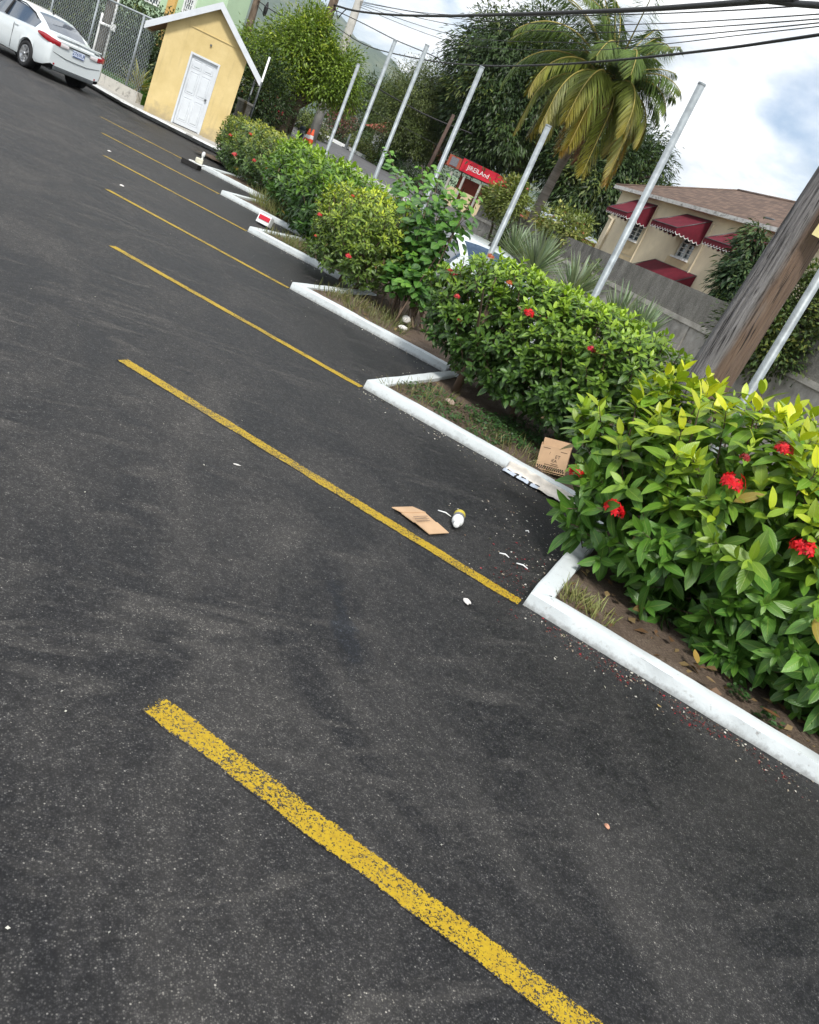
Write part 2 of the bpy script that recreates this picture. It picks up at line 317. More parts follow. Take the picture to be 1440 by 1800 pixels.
# ------------------------------------------------------------------ mesh helpers
def chain_loc(p):
    l = Vector((0, 0, 0))
    while p is not None: l += p.location; p = p.parent
    return l
def link(name, me, mat, parent=None, kind=None):
    o = bpy.data.objects.new(name, me); C.objects.link(o)
    if mat is not None:
        for k in (mat if isinstance(mat, (list, tuple)) else [mat]): me.materials.append(MT[k] if isinstance(k, str) else k)
    if parent is not None: o.parent = parent
    if kind: o['kind'] = kind
    return o
def tag(o, label, cat, group=None):
    o['label'] = label; o['category'] = cat
    if group: o['group'] = group
    return o
def thing(name, label, cat, loc=(0, 0, 0), rz=0., group=None):
    o = bpy.data.objects.new(name, None); C.objects.link(o); o.location = loc; o.rotation_euler = (0, 0, rz); o.empty_display_size = .1
    return tag(o, label, cat, group)
class MB:
    def __init__(s): s.v = []; s.f = []; s.mi = []; s.m = 0; s.smooth = []
    def add(s, vs, fs, sm=False):
        b = len(s.v); s.v += [Vector(v) for v in vs]
        for f in fs: s.f.append([b+i for i in f]); s.mi.append(s.m); s.smooth.append(sm)
        return s
    def box(s, c, d, rot=None):
        hx, hy, hz = d[0]/2, d[1]/2, d[2]/2
        vs = [Vector((x, y, z)) for z in (-hz, hz) for x, y in ((-hx, -hy), (hx, -hy), (hx, hy), (-hx, hy))]
        if rot is not None: vs = [rot @ v for v in vs]
        c = Vector(c)
        return s.add([c+v for v in vs], [(3, 2, 1, 0), (4, 5, 6, 7), (0, 1, 5, 4), (1, 2, 6, 5), (2, 3, 7, 6), (3, 0, 4, 7)])
    def bar(s, a, b, w, h, up=(0, 0, 1)):
        a, b = Vector(a), Vector(b); d = b-a; L = d.length; d = d/L; up = Vector(up)
        sd = d.cross(up).normalized(); u2 = sd.cross(d)
        R = Matrix((d, -sd, u2)).transposed()
        return s.box((a+b)/2, (L, w, h), R)
    def tube(s, pts, r, n=8, cap=True):
        pts = [Vector(p) for p in pts]; rs = r if isinstance(r, (list, tuple)) else [r]*len(pts)
        prev = None; vs = []
        for i, p in enumerate(pts):
            t = (pts[min(i+1, len(pts)-1)]-pts[max(i-1, 0)]).normalized()
            if prev is None: a = t.orthogonal().normalized()
            else: a = (prev - t*prev.dot(t)).normalized()
            prev = a; b = t.cross(a)
            for k in range(n):
                w = 2*math.pi*k/n; vs.append(p + (a*math.cos(w)+b*math.sin(w))*rs[i])
        fs = [(i*n+k, i*n+(k+1) % n, (i+1)*n+(k+1) % n, (i+1)*n+k) for i in range(len(pts)-1) for k in range(n)]
        s.add(vs, fs, True)
        if cap:
            b = len(s.v)-len(vs)
            s.f += [[b+k for k in range(n)][::-1], [b+(len(pts)-1)*n+k for k in range(n)]]; s.mi += [s.m]*2; s.smooth += [False]*2
        return s
    def lathe(s, prof, n=16, R=None, o=(0, 0, 0)):
        o = Vector(o); vs = []
        for r, z in prof:
            for k in range(n):
                w = 2*math.pi*k/n; v = Vector((r*math.cos(w), r*math.sin(w), z)); vs.append(o + (R @ v if R is not None else v))
        fs = [(i*n+k, i*n+(k+1) % n, (i+1)*n+(k+1) % n, (i+1)*n+k) for i in range(len(prof)-1) for k in range(n)]
        return s.add(vs, fs, True)
    def prism(s, poly, ext):
        ext = Vector(ext); n = len(poly); vs = [Vector(p) for p in poly]; vs += [v+ext for v in vs]
        return s.add(vs, [tuple(range(n))[::-1], tuple(range(n, 2*n))] + [(i, (i+1) % n, n+(i+1) % n, n+i) for i in range(n)])
    def build(s, name, mat, parent=None, world=False, kind=None, bevel=0., bseg=2):
        off = chain_loc(parent) if (world and parent is not None) else Vector((0, 0, 0))
        me = bpy.data.meshes.new(name); me.from_pydata([v-off for v in s.v], [], s.f)
        me.polygons.foreach_set('material_index', s.mi); me.polygons.foreach_set('use_smooth', s.smooth); me.update()
        bm = bmesh.new(); bm.from_mesh(me); bmesh.ops.recalc_face_normals(bm, faces=bm.faces); bm.to_mesh(me); bm.free()
        o = link(name, me, mat, parent, kind)
        if bevel: 
            md = o.modifiers.new('bevel', 'BEVEL'); md.width = bevel; md.segments = bseg; md.limit_method = 'ANGLE'; md.angle_limit = math.radians(40)
        return o
def fast_mesh(name, verts, quads, cols=None, uvs=None, tris=False, smooth=True):
    me = bpy.data.meshes.new(name); nv = len(verts); nf = len(quads); k = quads.shape[1]
    me.vertices.add(nv); me.vertices.foreach_set('co', np.ascontiguousarray(verts, dtype=np.float32).ravel())
    me.loops.add(nf*k); me.loops.foreach_set('vertex_index', np.ascontiguousarray(quads, dtype=np.int32).ravel())
    me.polygons.add(nf); me.polygons.foreach_set('loop_start', np.arange(0, nf*k, k, dtype=np.int32)); me.polygons.foreach_set('loop_total', np.full(nf, k, dtype=np.int32))
    me.polygons.foreach_set('use_smooth', np.full(nf, smooth))
    me.update(calc_edges=True)
    if cols is not None:
        a = me.color_attributes.new('Col', 'FLOAT_COLOR', 'POINT'); c4 = np.ones((nv, 4), np.float32); c4[:, :3] = cols; a.data.foreach_set('color', c4.ravel())
    if uvs is not None:
        u = me.uv_layers.new(name='UVMap'); u.data.foreach_set('uv', np.ascontiguousarray(uvs[quads.ravel()], dtype=np.float32).ravel())
    return me
def nrm(a): return a/np.maximum(np.linalg.norm(a, axis=-1, keepdims=True), 1e-9)
HT = np.array([0, .08, .24, .44, .64, .84, 1.]); HW = np.array([.08, .42, .86, 1., .90, .52, .03])
def leaf_arrays(p, d, n, L, Wd, col, hi=True, bend=.25, fold=.25):
    """p,d,n: (N,3) base, direction, normal; returns verts (N,k,3), quads template (k4,4), cols, uv"""
    N = len(p); d = nrm(d); n = nrm(n - d*np.sum(n*d, 1, keepdims=True)); s = np.cross(d, n)
    L = np.broadcast_to(L, (N,)); Wd = np.broadcast_to(Wd, (N,)); bend = np.broadcast_to(bend, (N,))
    if hi:
        t = HT; w = HW; k = len(t)
        V = np.zeros((N, k, 3, 3))
        c = p[:, None, :] + d[:, None, :]*(L[:, None]*t)[..., None] - n[:, None, :]*(L[:, None]*bend[:, None]*t**2)[..., None]
        half = (Wd[:, None]*.5*w)[..., None]
        wav = 1.+.0*t
        V[:, :, 0] = c - s[:, None, :]*half + n[:, None, :]*half*fold
        V[:, :, 1] = c
        V[:, :, 2] = c + s[:, None, :]*half + n[:, None, :]*half*fold
        V = V.reshape(N, k*3, 3)
        q = np.array([(i*3+j, i*3+j+1, i*3+j+4, i*3+j+3) for i in range(k-1) for j in range(2)])
        uv = np.stack([np.tile([0., .5, 1.], k), np.repeat(t, 3)], 1)
    else:
        V = np.zeros((N, 4, 3))
        V[:, 0] = p; tip = p + d*L[:, None] - n*(L*bend)[:, None]
        mid = p + d*(L*.45)[:, None]
        V[:, 1] = mid + s*(Wd*.5)[:, None]; V[:, 2] = tip; V[:, 3] = mid - s*(Wd*.5)[:, None]
        q = np.array([(0, 1, 2, 3)]); uv = np.array([(.5, 0), (1, .45), (.5, 1), (0, .45)])
    cc = np.repeat(col[:, None, :], V.shape[1], 1)
    return V, q, cc, uv
def leaves_obj(name, arr, mat, parent=None, kind=None, idx=None, off=None):
    V, q, cc, uv = arr
    if idx is not None: V = V[idx]; cc = cc[idx]
    N, k = V.shape[:2]
    if N == 0: return None
    verts = V.reshape(-1, 3) - (np.array(off) if off is not None else 0)
    quads = (q[None] + (np.arange(N)*k)[:, None, None]).reshape(-1, 4)
    me = fast_mesh(name, verts, quads, cc.reshape(-1, 3), np.tile(uv, (N, 1)))
    return link(name, me, mat, parent, kind)
def rand_unit(n):
    v = rng.normal(size=(n, 3)); return nrm(v)
def jitcol(base, n, v=.25, mixcol=None, mf=None):
    c = np.array(base)[None, :]*(1+rng.uniform(-v, v, (n, 1)))*(1+rng.uniform(-.08, .08, (n, 3)))
    if mixcol is not None:
        f = (rng.random((n, 1)) if mf is None else mf.reshape(-1, 1)); c = c*(1-f)+np.array(mixcol)[None, :]*f
    return np.clip(c, .002, .9)
def text_obj(name, txt, size, mat, parent, M, kind=None, ext=.0015):
    cu = bpy.data.curves.new(name, 'FONT'); cu.body = txt; cu.size = size; cu.align_x = 'CENTER'; cu.align_y = 'CENTER'; cu.extrude = ext; cu.resolution_u = 3
    tmp = bpy.data.objects.new(name+'_tmp', cu); C.objects.link(tmp); bpy.context.view_layer.update()
    me = bpy.data.meshes.new_from_object(tmp.evaluated_get(bpy.context.evaluated_depsgraph_get()))
    bpy.data.objects.remove(tmp); bpy.data.curves.remove(cu); me.name = name
    me.materials.clear(); me.transform(M)
    return link(name, me, mat, parent, kind)
def rock(name, mat, loc, size, parent=None, seed=0):
    bm = bmesh.new(); bmesh.ops.create_icosphere(bm, subdivisions=2, radius=1)
    for v in bm.verts:
        nn = mnoise.noise(v.co*1.3+Vector((seed*3.1, seed*1.7, 0)))
        v.co = Vector((v.co.x*size[0], v.co.y*size[1], v.co.z*size[2]))*(1+.35*nn)
    zmin = min(v.co.z for v in bm.verts)
    for v in bm.verts: v.co.z -= zmin
    me = bpy.data.meshes.new(name); bm.to_mesh(me); bm.free()
    o = link(name, me, mat, parent); o.location = loc; return o

# ------------------------------------------------------------------ the setting
TIPX, TIPY0, STEP = 2.63, 3.095, 3.1335
ENDX, ENDY0 = .6127, 2.007
K = math.sqrt(.5); TL = STEP/2/K          # tooth side length
def saw_x(y):                             # kerb outer line
    k = round((y-TIPY0)/STEP); return TIPX + abs(y-(TIPY0+k*STEP))
def ground_z(x, y):                       # the land behind the hedge: lower near by, rising towards the hills
    a = -.22 + .0415*max(0., y-11.3)
    if y > 60: a = -.22+.0415*48.7 + .01*(y-60)
    b = -.12 + max(0., y-33)*.05 if y < 60 else -.12+27*.05+.01*(y-60)
    f = min(1., max(0., (x-5.6)/1.2)); f = f*f*(3-2*f)
    return min(b*(1-f)+a*f, 9.)
def sheet(name, xs, ys, zf, mat, kind='structure'):
    V = np.array([(x, y, zf(x, y)) for y in ys for x in xs]); nx = len(xs)
    q = np.array([(j*nx+i, j*nx+i+1, (j+1)*nx+i+1, (j+1)*nx+i) for j in range(len(ys)-1) for i in range(nx-1)])
    return link(name, fast_mesh(name, V, q), mat, None, kind)
xs = [-9000, -900, -120, -60, -20, 0, 4, 5.4, 5.7, 6., 6.4, 6.9, 8, 12, 20, 40, 80, 200, 900, 9000]
ys = [-9000, -600, -60, -10, 0, 5, 11.3, 15, 20, 25, 30, 33, 36, 42, 50, 60, 100, 300, 1000, 9000]
sheet('ground', xs, ys, ground_z, 'ground')
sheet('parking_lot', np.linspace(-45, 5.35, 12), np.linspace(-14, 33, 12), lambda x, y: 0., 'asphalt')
# planter soil: one strip that follows the sawtooth kerbs
ysl = np.arange(-6, 22.6, .09)
def soil():
    V = []; cols = 22
    for y in ysl:
        x0 = saw_x(y)+.10
        for c in range(cols):
            t = c/(cols-1); x = x0+(5.5-x0)*t
            z = .058 + .030*mnoise.noise(Vector((x*2.1, y*2.1, 0))) + .012*mnoise.noise(Vector((x*9, y*9, 3)))
            if t > .93: z -= .30
            V.append((x, y, z))
    q = np.array([(j*cols+i, j*cols+i+1, (j+1)*cols+i+1, (j+1)*cols+i) for j in range(len(ysl)-1) for i in range(cols-1)])
    link('planter_soil', fast_mesh('planter_soil', np.array(V), q), 'soil', None, 'structure')
soil()
def sweep(name, path, prof, mat, sub=.09, jz=.004, jo=.006, kind='structure', ends=True, mindist=None):
    """path of 2-D points, prof [(offset to the right, z)]"""
    path = [Vector((p[0], p[1])) for p in path]; stations = []
    nrmls = []
    for a, b in zip(path[:-1], path[1:]):
        d = (b-a).normalized(); nrmls.append(Vector((d.y, -d.x)))
    for i, (a, b) in enumerate(zip(path[:-1], path[1:])):
        n = max(1, int((b-a).length/sub))
        for k in range(n):
            if k == 0 and i > 0:
                mm = (nrmls[i-1]+nrmls[i]); mm = mm/(mm.dot(nrmls[i])); stations.append((a, mm))
            else: stations.append((a+(b-a)*k/n, nrmls[i]))
    stations.append((path[-1], nrmls[-1]))
    V = []; np_ = len(prof)
    for p, nn in stations:
        for j, (o, z) in enumerate(prof):
            q = Vector((p.x, p.y, j*.21))
            oo = o + jo*mnoise.noise(q*4.1) + jo*.7*mnoise.noise(q*15)
            w = p + nn*oo
            V.append((w.x, w.y, z + (jz*mnoise.noise(q*3.3+Vector((9, 0, 0))) + jz*.6*mnoise.noise(q*13) if z > .03 else 0)))
    ns = len(stations)
    F = [(i*np_+j, i*np_+j+1, (i+1)*np_+j+1, (i+1)*np_+j) for i in range(ns-1) for j in range(np_-1)]
    b = MB(); b.add(V, F, True)
    if ends: b.f += [list(range(np_)), [(ns-1)*np_+j for j in range(np_)][::-1]]; b.mi += [0, 0]; b.smooth += [False, False]
    o = b.build(name, mat, None, kind=kind); md = o.modifiers.new('e', 'EDGE_SPLIT'); md.split_angle = math.radians(32); return o
KP = [(-.004, -.03), (0, .010), (.006, .079), (.012, .087), (.022, .0885), (.11, .0885), (.119, .082), (.124, .05), (.126, 0.0)]
for k in range(-1, 6):
    ty = TIPY0+k*STEP; sh = .06 if k < 5 else 0
    path = [(TIPX+TL*K-.07, ty-TL*K+.07), (TIPX, ty), (TIPX+TL*K-.10, ty+TL*K-.10)]
    o = sweep('kerb', path, KP, 'kerb')
# a crack across the nearest kerb
def strip(name, ctr, d, L, w, mat, z=.004, seed=0):
    n = int(L/.02); V = []; nn = Vector((d.y, -d.x))
    for i in range(n+1):
        p = ctr + d*(L*i/n)
        e = [.5*w*(1+.17*mnoise.noise(Vector((i*.11, seed*7+s, 0)))+.12*mnoise.noise(Vector((i*.9, seed*5+s*3, 1)))) for s in (0, 1)]
        if i == 0: p = p + d*.0
        sk = 0.
        for q in (e[0], e[0]*.84, 0., -e[1]*.84, -e[1]): V.append((p.x+nn.x*q, p.y+nn.y*q, z))
    F = np.array([(5*i+j, 5*i+j+1, 5*i+j+6, 5*i+j+5) for i in range(n) for j in range(4)])
    cc = np.zeros((len(V), 3)); cc.reshape(-1, 5, 3)[:, (0, 4)] = 1.; cc.reshape(-1, 5, 3)[0] = 1.
    return link(name, fast_mesh(name, np.array(V), F[:, ::-1], cc), mat, None, 'structure')
D45 = Vector((K, -K, 0))
for i in range(8):
    e = Vector((ENDX, ENDY0+i*STEP, 0))
    tip = Vector((TIPX, TIPY0+(i-1)*STEP, 0)) if i < 8 else None
    L = (tip-e).length
    if i == 7: continue
    d = (tip-e).normalized()
    strip('bay_line', e, d, L-.02, .104, 'yellow', .003, i)
# kerb and slab under the shed and along the fence
SK = [(-3.6, 36.5), (.25, 29.6), (1.55, 26.75), (4.6, 23.75)]
def slab():
    b = MB(); top = [(x, y) for x, y in SK]+[(5.3, 24.5), (5.3, 33.5), (-3.4, 40)]
    b.prism([(x, y, -.05) for x, y in top], (0, 0, .17)); return b.build('pavement', 'concrete', None, kind='structure')
slab()
sweep('kerb', SK, [(-.02, -.03), (0, .0), (.01, .12), (.04, .15), (.36, .155), (.40, .12)], 'oldkerb', .12, .008, .015)
# ------------------------------------------------------------------ street behind the hedge
def zs(x, y): return ground_z(x, y)+.02
def street_pt(px, py):                    # walk along the ray until it meets the rising ground
    r = ray(px, py); r = r/np.hypot(r[0], r[1]); 
    for d in np.arange(8, 90, .1):
        p = (r[0]*d, r[1]*d, EYE+r[2]*d)
        if p[2] <= ground_z(p[0], p[1]): return Vector(p)
    return Vector((r[0]*60, r[1]*60, ground_z(r[0]*60, r[1]*60)))
b = MB()
near = [(3.2, 38.), (7.5, 36.5), (10.5, 33.6), (16, 27.), (16, 10)]
far = [(3.2, 57.), (10, 52.5), (14.2, 48.2), (18, 42.5), (30, 20)]
xsS = np.linspace(5.8, 40, 20)
def street():
    V = []; n = 40
    def at(poly, t):
        L = [0]
        for a, c in zip(poly[:-1], poly[1:]): L.append(L[-1]+math.dist(a, c))
        s = t*L[-1]
        for i in range(len(poly)-1):
            if s <= L[i+1]+1e-9:
                f = (s-L[i])/(L[i+1]-L[i]); return (poly[i][0]+(poly[i+1][0]-poly[i][0])*f, poly[i][1]+(poly[i+1][1]-poly[i][1])*f)
    for i in range(n+1):
        a = at(near[:3]+[(12.5, 31.)], i/n); c = at(far[:4]+[(22, 37)], i/n)
        for j in range(9):
            x = a[0]+(c[0]-a[0])*j/8; y = a[1]+(c[1]-a[1])*j/8; V.append((x, y, zs(x, y)))
    q = np.array([(i*9+j, i*9+j+1, (i+1)*9+j+1, (i+1)*9+j) for i in range(n) for j in range(8)])
    link('road', fast_mesh('road', np.array(V), q), 'street', None, 'structure')
    def kb(pts, flip):
        b = MB(); 
        for (x0, y0), (x1, y1) in zip(pts[:-1], pts[1:]):
            n = 8
            for k in range(n):
                p = Vector((x0+(x1-x0)*k/n, y0+(y1-y0)*k/n, 0)); q = Vector((x0+(x1-x0)*(k+1)/n, y0+(y1-y0)*(k+1)/n, 0))
                p.z = ground_z(p.x, p.y)+.08; q.z = ground_z(q.x, q.y)+.08
                b.bar(p, q, .3, .2)
        return b.build('kerb', 'oldkerb' if flip else 'white', None, kind='structure')
    kb(near[:3]+[(12.5, 31.)], True); kb(far[:4]+[(22, 37)], False)
street()
sheet('back_yard', np.linspace(5.75, 14.5, 8), np.linspace(-6, 31, 24), lambda x, y: ground_z(max(x, 6.9), y)+.012, MT['yard'])

# ------------------------------------------------------------------ mountains far behind
def hills():
    V = []; nx, ny = 260, 30; cols = []
    for j in range(ny):
        t = j/(ny-1)
        for i in range(nx):
            a = math.radians(-35 + 115*i/(nx-1)); D = 2600+2300*t
            w = max(0, min(1, (math.degrees(a)+35)/20))*max(0, min(1, (80-math.degrees(a))/25))
            ad = math.degrees(a)
            ridge = 345 + 190*math.exp(-((ad-9)/8)**2) - 110*max(0, (ad-20)/25)
            z = ridge*w*(math.sin(min(1, t*1.05)*math.pi/2)**1.15)
            z += (1-abs(2*t-1))*w*120*mnoise.noise(Vector((a*9, t*2.2, 0))) + 30*w*t*mnoise.noise(Vector((a*46, t*5, 2)))+22*w*t*mnoise.noise(Vector((a*120, t*11, 5)))
            V.append((D*math.sin(a), D*math.cos(a), z+2))
    q = np.array([(j*nx+i, j*nx+i+1, (j+1)*nx+i+1, (j+1)*nx+i) for j in range(ny-1) for i in range(nx-1)])
    t = NT('forested_slope'); v = t.coord('World')
    c = t.ramp(t.noise(v, .006, 8, .65), [(.35, (.030, .055, .020)), (.52, (.055, .085, .030)), (.68, (.16, .17, .07))])
    t.bump(t.noise(v, .02, 6, .6), .6, 30.); t.base(c, .95, .1)
    link('hills', fast_mesh('hills', np.array(V), q), t.m, None, 'structure')
hills()
# ------------------------------------------------------------------ air between here and the mountains
def haze():
    b = MB(); b.box((1000, 1800, 430), (6000, 9000, 868)); o = b.build('haze', None, None, kind='stuff')
    mt = bpy.data.materials.new('haze'); mt.use_nodes = True; t = mt.node_tree; t.nodes.clear()
    pv = t.nodes.new('ShaderNodeVolumePrincipled'); pv.inputs['Color'].default_value = (.80, .88, 1., 1); pv.inputs['Density'].default_value = .00013; pv.inputs['Anisotropy'].default_value = .3
    out = t.nodes.new('ShaderNodeOutputMaterial'); t.links.new(pv.outputs[0], out.inputs['Volume'])
    o.data.materials.append(mt); o['label'] = 'pale bluish haze between the car park and the hills'; o['category'] = 'haze'
HAZE = True
if HAZE: haze()

# ------------------------------------------------------------------ hedge plants
ROT = {}
def rotm(c):
    a = ROT.get(round(float(c[1]), 3), 0.); return np.array([[math.cos(a), -math.sin(a), 0], [math.sin(a), math.cos(a), 0], [0, 0, 1.]])
def unrot(p, c): return c + (p-c) @ rotm(c)
def in_bush(p, c, h):                      # rounded box test, p: (N,3)
    p = unrot(p, c); q = np.abs((p-c)/h); return (q[:, 0]**3.2+q[:, 1]**3.2+q[:, 2]**3.2)**(1/3.2)
def hit_bush(px, py, c, h):
    r = ray(px, py); r = r/np.linalg.norm(r)
    ts = np.arange(1.5, 40, .01); pp = np.array([0, 0, EYE])+ts[:, None]*r
    k = np.where(in_bush(pp, c, h) < 1.0)[0]
    return pp[k[0]] if len(k) else None
def flower_cluster(name, p, r, col, parent, off, n=34, build=True):
    u = rand_unit(n); u[:, 2] = np.abs(u[:, 2])*.8+.0; u = nrm(u - nrm(np.array(p))*.35)
    c = np.array(p)+u*r*rng.uniform(.55, 1., (n, 1))
    pos, d, nn = [], [], []
    for i in range(n):
        t = nrm(np.cross(u[i], rand_unit(1)[0])); b2 = np.cross(u[i], t)
        for k in range(4):
            a = k*math.pi/2; v = t*math.cos(a)+b2*math.sin(a)+u[i]*.25
            pos.append(c[i]); d.append(v); nn.append(u[i])
    N = len(pos); cc = jitcol(col, N, .3)
    arr = leaf_arrays(np.array(pos), np.array(d), np.array(nn), r*.42, r*.26, cc, False, .15)
    if not build: return arr
    return leaves_obj(name, arr, 'petal', parent, off=off)
def many_flowers(pts, r, col, T, n):
    A = [flower_cluster('', p, r, col, None, None, n, False) for p in pts]
    leaves_obj('blossom', (np.concatenate([a[0] for a in A]), A[0][1], np.concatenate([a[2] for a in A]), A[0][3]), 'petal', T, 'stuff', None, chain_loc(T))
def shrub(name, label, c, h, nshoot, leaf_len, ncols, top_col, mid_col, old_col, nodes=(3, 5), lw=.40, zmin=.12, trunks=(), individual=300, up=.55, group='shrubs planted in the hedge strip', inner=.42, wig=.12, spikes=0, bright_h=.55, hi=True, hole=None, cam_only=True):
    c = np.array(c, float); h = np.array(h, float); base = Vector((c[0], c[1], .08))
    T = thing(name, label, 'shrub', base, 0, group); off = chain_loc(T)
    u = rand_unit(nshoot*3); q = (np.abs(u)**3.2).sum(1)**(1/3.2); surf = u/q[:, None]
    sh = np.where(rng.random(len(u)) < inner, rng.uniform(.45, .85, len(u)), rng.uniform(.86, 1.0, len(u)))
    lum = np.array([1+wig*mnoise.noise(Vector(s*2.3)+Vector((c[1]*3, 0, 0)))+wig*.7*mnoise.noise(Vector(s*5.1)) for s in surf])
    p = c + (surf*h*(sh*lum)[:, None]) @ rotm(c).T
    nout = nrm(surf/h) @ rotm(c).T
    tocam = nrm(np.array([0, 0, EYE])-p); facing = (nout*tocam).sum(1)
    keep = (p[:, 2] > zmin) & ((facing > -.35) | (rng.random(len(p)) < .5) if cam_only else True)
    p, nout, sh = p[keep][:nshoot], nout[keep][:nshoot], sh[keep][:nshoot]
    n = len(p)
    ax = nrm(nout*.75 + np.array([0, 0, up]) + rand_unit(n)*.42)
    hrel = np.clip((p[:, 2]-zmin)/(c[2]+h[2]-zmin), 0, 1.1)
    P0, D0, N0, L0, C0, B0 = [], [], [], [], [], []
    stems = MB(); nst = 0
    for i in range(n):
        k = rng.integers(nodes[0], nodes[1]+1); a = ax[i]; s1 = nrm(np.cross(a, rand_unit(1)[0])); s2 = np.cross(a, s1)
        ll = leaf_len*rng.uniform(.8, 1.2); sl = ll*(.28+.10*k)
        ph = rng.uniform(0, 6.28)
        vig = rng.random()
        for j in range(k):
            f = j/(k-1) if k > 1 else 1.        # 1 = tip
            o = p[i] + a*sl*(f-.6)
            th = math.radians(82-50*f + rng.uniform(-12, 12))
            for sgn in (0, math.pi):
                w = ph + j*math.pi/2 + sgn + rng.uniform(-.3, .3)
                sd = s1*math.cos(w)+s2*math.sin(w)
                d = a*math.cos(th)+sd*math.sin(th); d[2] -= .22*(1-f)+.08
                nn = a*math.sin(th)-sd*math.cos(th); nn = nn + np.array([0, 0, .35])
                P0.append(o); D0.append(d); N0.append(nn); L0.append(ll*(1.-.38*f**2)*rng.uniform(.65, 1.2)); B0.append(rng.uniform(.08, .38)*(1.1-.5*f))
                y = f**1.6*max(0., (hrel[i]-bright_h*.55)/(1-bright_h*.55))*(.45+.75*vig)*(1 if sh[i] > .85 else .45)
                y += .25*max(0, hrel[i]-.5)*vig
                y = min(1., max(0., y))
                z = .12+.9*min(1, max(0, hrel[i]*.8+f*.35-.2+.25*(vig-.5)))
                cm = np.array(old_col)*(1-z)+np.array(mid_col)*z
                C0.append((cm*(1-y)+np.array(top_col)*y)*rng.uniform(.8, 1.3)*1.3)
                if rng.random() < .006 and hrel[i] < .8: C0[-1] = np.array((.26, .20, .04) if rng.random() < .5 else (.13, .08, .035))
        if sh[i] > .85 and rng.random() < .5:
            stems.tube([Vector(p[i]-a*sl*1.6+np.array([0, 0, -.03])), Vector(p[i]-a*sl*.4), Vector(p[i]+a*sl*.42)], [.0055, .004, .002], 4, False); nst += 1
    P0, D0, N0, L0, C0, B0 = map(np.array, (P0, D0, N0, L0, C0, B0))
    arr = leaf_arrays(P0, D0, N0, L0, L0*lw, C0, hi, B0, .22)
    ctr = P0 + nrm(D0)*L0[:, None]*.5
    dist = np.linalg.norm(ctr-np.array([0, 0, EYE]), axis=1); inb = in_bush(ctr, c, h)
    pxl = np.array([pix(v) for v in ctr]); inside = (pxl[:, 0] > -5) & (pxl[:, 0] < 1445) & (pxl[:, 1] > -5) & (pxl[:, 1] < 1805)
    nd = nrm(N0); fc = np.abs((nd*nrm(np.array([0, 0, EYE])-ctr)).sum(1))
    score = L0/dist*(.4+.6*fc)*(inb > .9)*inside*(.35+.65*(((ctr-c)/h*nrm(np.array([0, 0, EYE])-ctr)).sum(1) > .1))
    order = np.argsort(-score); ind = order[:individual]; rest = order[individual:]
    V, q, cc, uv = arr
    for t in ind:
        me = fast_mesh('leaf', V[t]-P0[t], q, cc[t], uv); o = link('leaf', me, 'leaf', T); o.location = Vector(P0[t])-off
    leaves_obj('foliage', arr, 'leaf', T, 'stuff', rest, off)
    for (tx, ty, hh, r) in trunks:
        base_p = Vector((tx, ty, .05)); topp = Vector((tx+rng.uniform(-.15, .15), ty+rng.uniform(-.15, .15), hh))
        b = MB(); b.tube([base_p, base_p.lerp(topp, .4)+Vector((rng.uniform(-.04, .04), rng.uniform(-.04, .04), 0)), topp], [r, r*.75, r*.4], 7)
        for e in range(5):
            st = base_p.lerp(topp, rng.uniform(.25, .7)); b.tube([st, st+Vector((rng.uniform(-.4, .4), rng.uniform(-.4, .4), rng.uniform(.25, .6)))], [r*.4, r*.15], 5, False)
        b.build('stem', 'twig', T, True)
    if nst: stems.build('twigs', 'twig', T, True, 'stuff')
    return T, c, h
def flowers(bush, lst):
    T, c, h = bush
    for px, py, r, col in lst:
        p = hit_bush(px, py, c, h*1.03)
        if p is None: continue
        flower_cluster('flower', p, r, col, T, chain_loc(T))
RED = (.62, .008, .016); CORAL = (.55, .07, .035); PINK = (.6, .06, .07)
YG, MG, DG = (.42, .43, .016), (.095, .20, .022), (.030, .085, .016)
ROT[6.5] = math.radians(20); ROT[2.75] = math.radians(33)
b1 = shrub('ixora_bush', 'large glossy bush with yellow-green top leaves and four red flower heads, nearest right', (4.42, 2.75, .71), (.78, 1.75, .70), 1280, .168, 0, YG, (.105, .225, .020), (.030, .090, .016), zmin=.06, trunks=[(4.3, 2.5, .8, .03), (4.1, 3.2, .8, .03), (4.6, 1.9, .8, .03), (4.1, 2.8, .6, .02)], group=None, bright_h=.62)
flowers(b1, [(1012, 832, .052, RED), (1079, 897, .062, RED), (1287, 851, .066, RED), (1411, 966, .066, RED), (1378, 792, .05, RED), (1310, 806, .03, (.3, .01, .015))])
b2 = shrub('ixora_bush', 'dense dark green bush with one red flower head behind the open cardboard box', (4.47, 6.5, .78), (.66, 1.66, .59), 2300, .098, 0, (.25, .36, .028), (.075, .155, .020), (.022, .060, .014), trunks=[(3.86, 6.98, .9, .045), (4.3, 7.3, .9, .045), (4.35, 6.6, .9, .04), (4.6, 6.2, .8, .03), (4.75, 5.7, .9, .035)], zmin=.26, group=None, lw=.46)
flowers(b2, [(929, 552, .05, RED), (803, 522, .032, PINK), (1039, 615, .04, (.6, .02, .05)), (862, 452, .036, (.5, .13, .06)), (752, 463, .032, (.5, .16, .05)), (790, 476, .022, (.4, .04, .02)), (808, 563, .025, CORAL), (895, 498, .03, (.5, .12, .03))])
b3 = shrub('ixora_bush', 'rounded yellow-green bush with bare forked stems showing under it', (3.78, 10.75, .70), (.70, .98, .60), 1400, .08, 0, (.36, .41, .03), (.14, .21, .025), (.04, .08, .018), nodes=(3, 4), trunks=[(3.7, 10.95, .7, .04), (3.9, 10.8, .7, .03), (4.0, 11.1, .7, .03), (3.75, 10.5, .6, .025)], zmin=.22, group=None, individual=300, bright_h=.4)
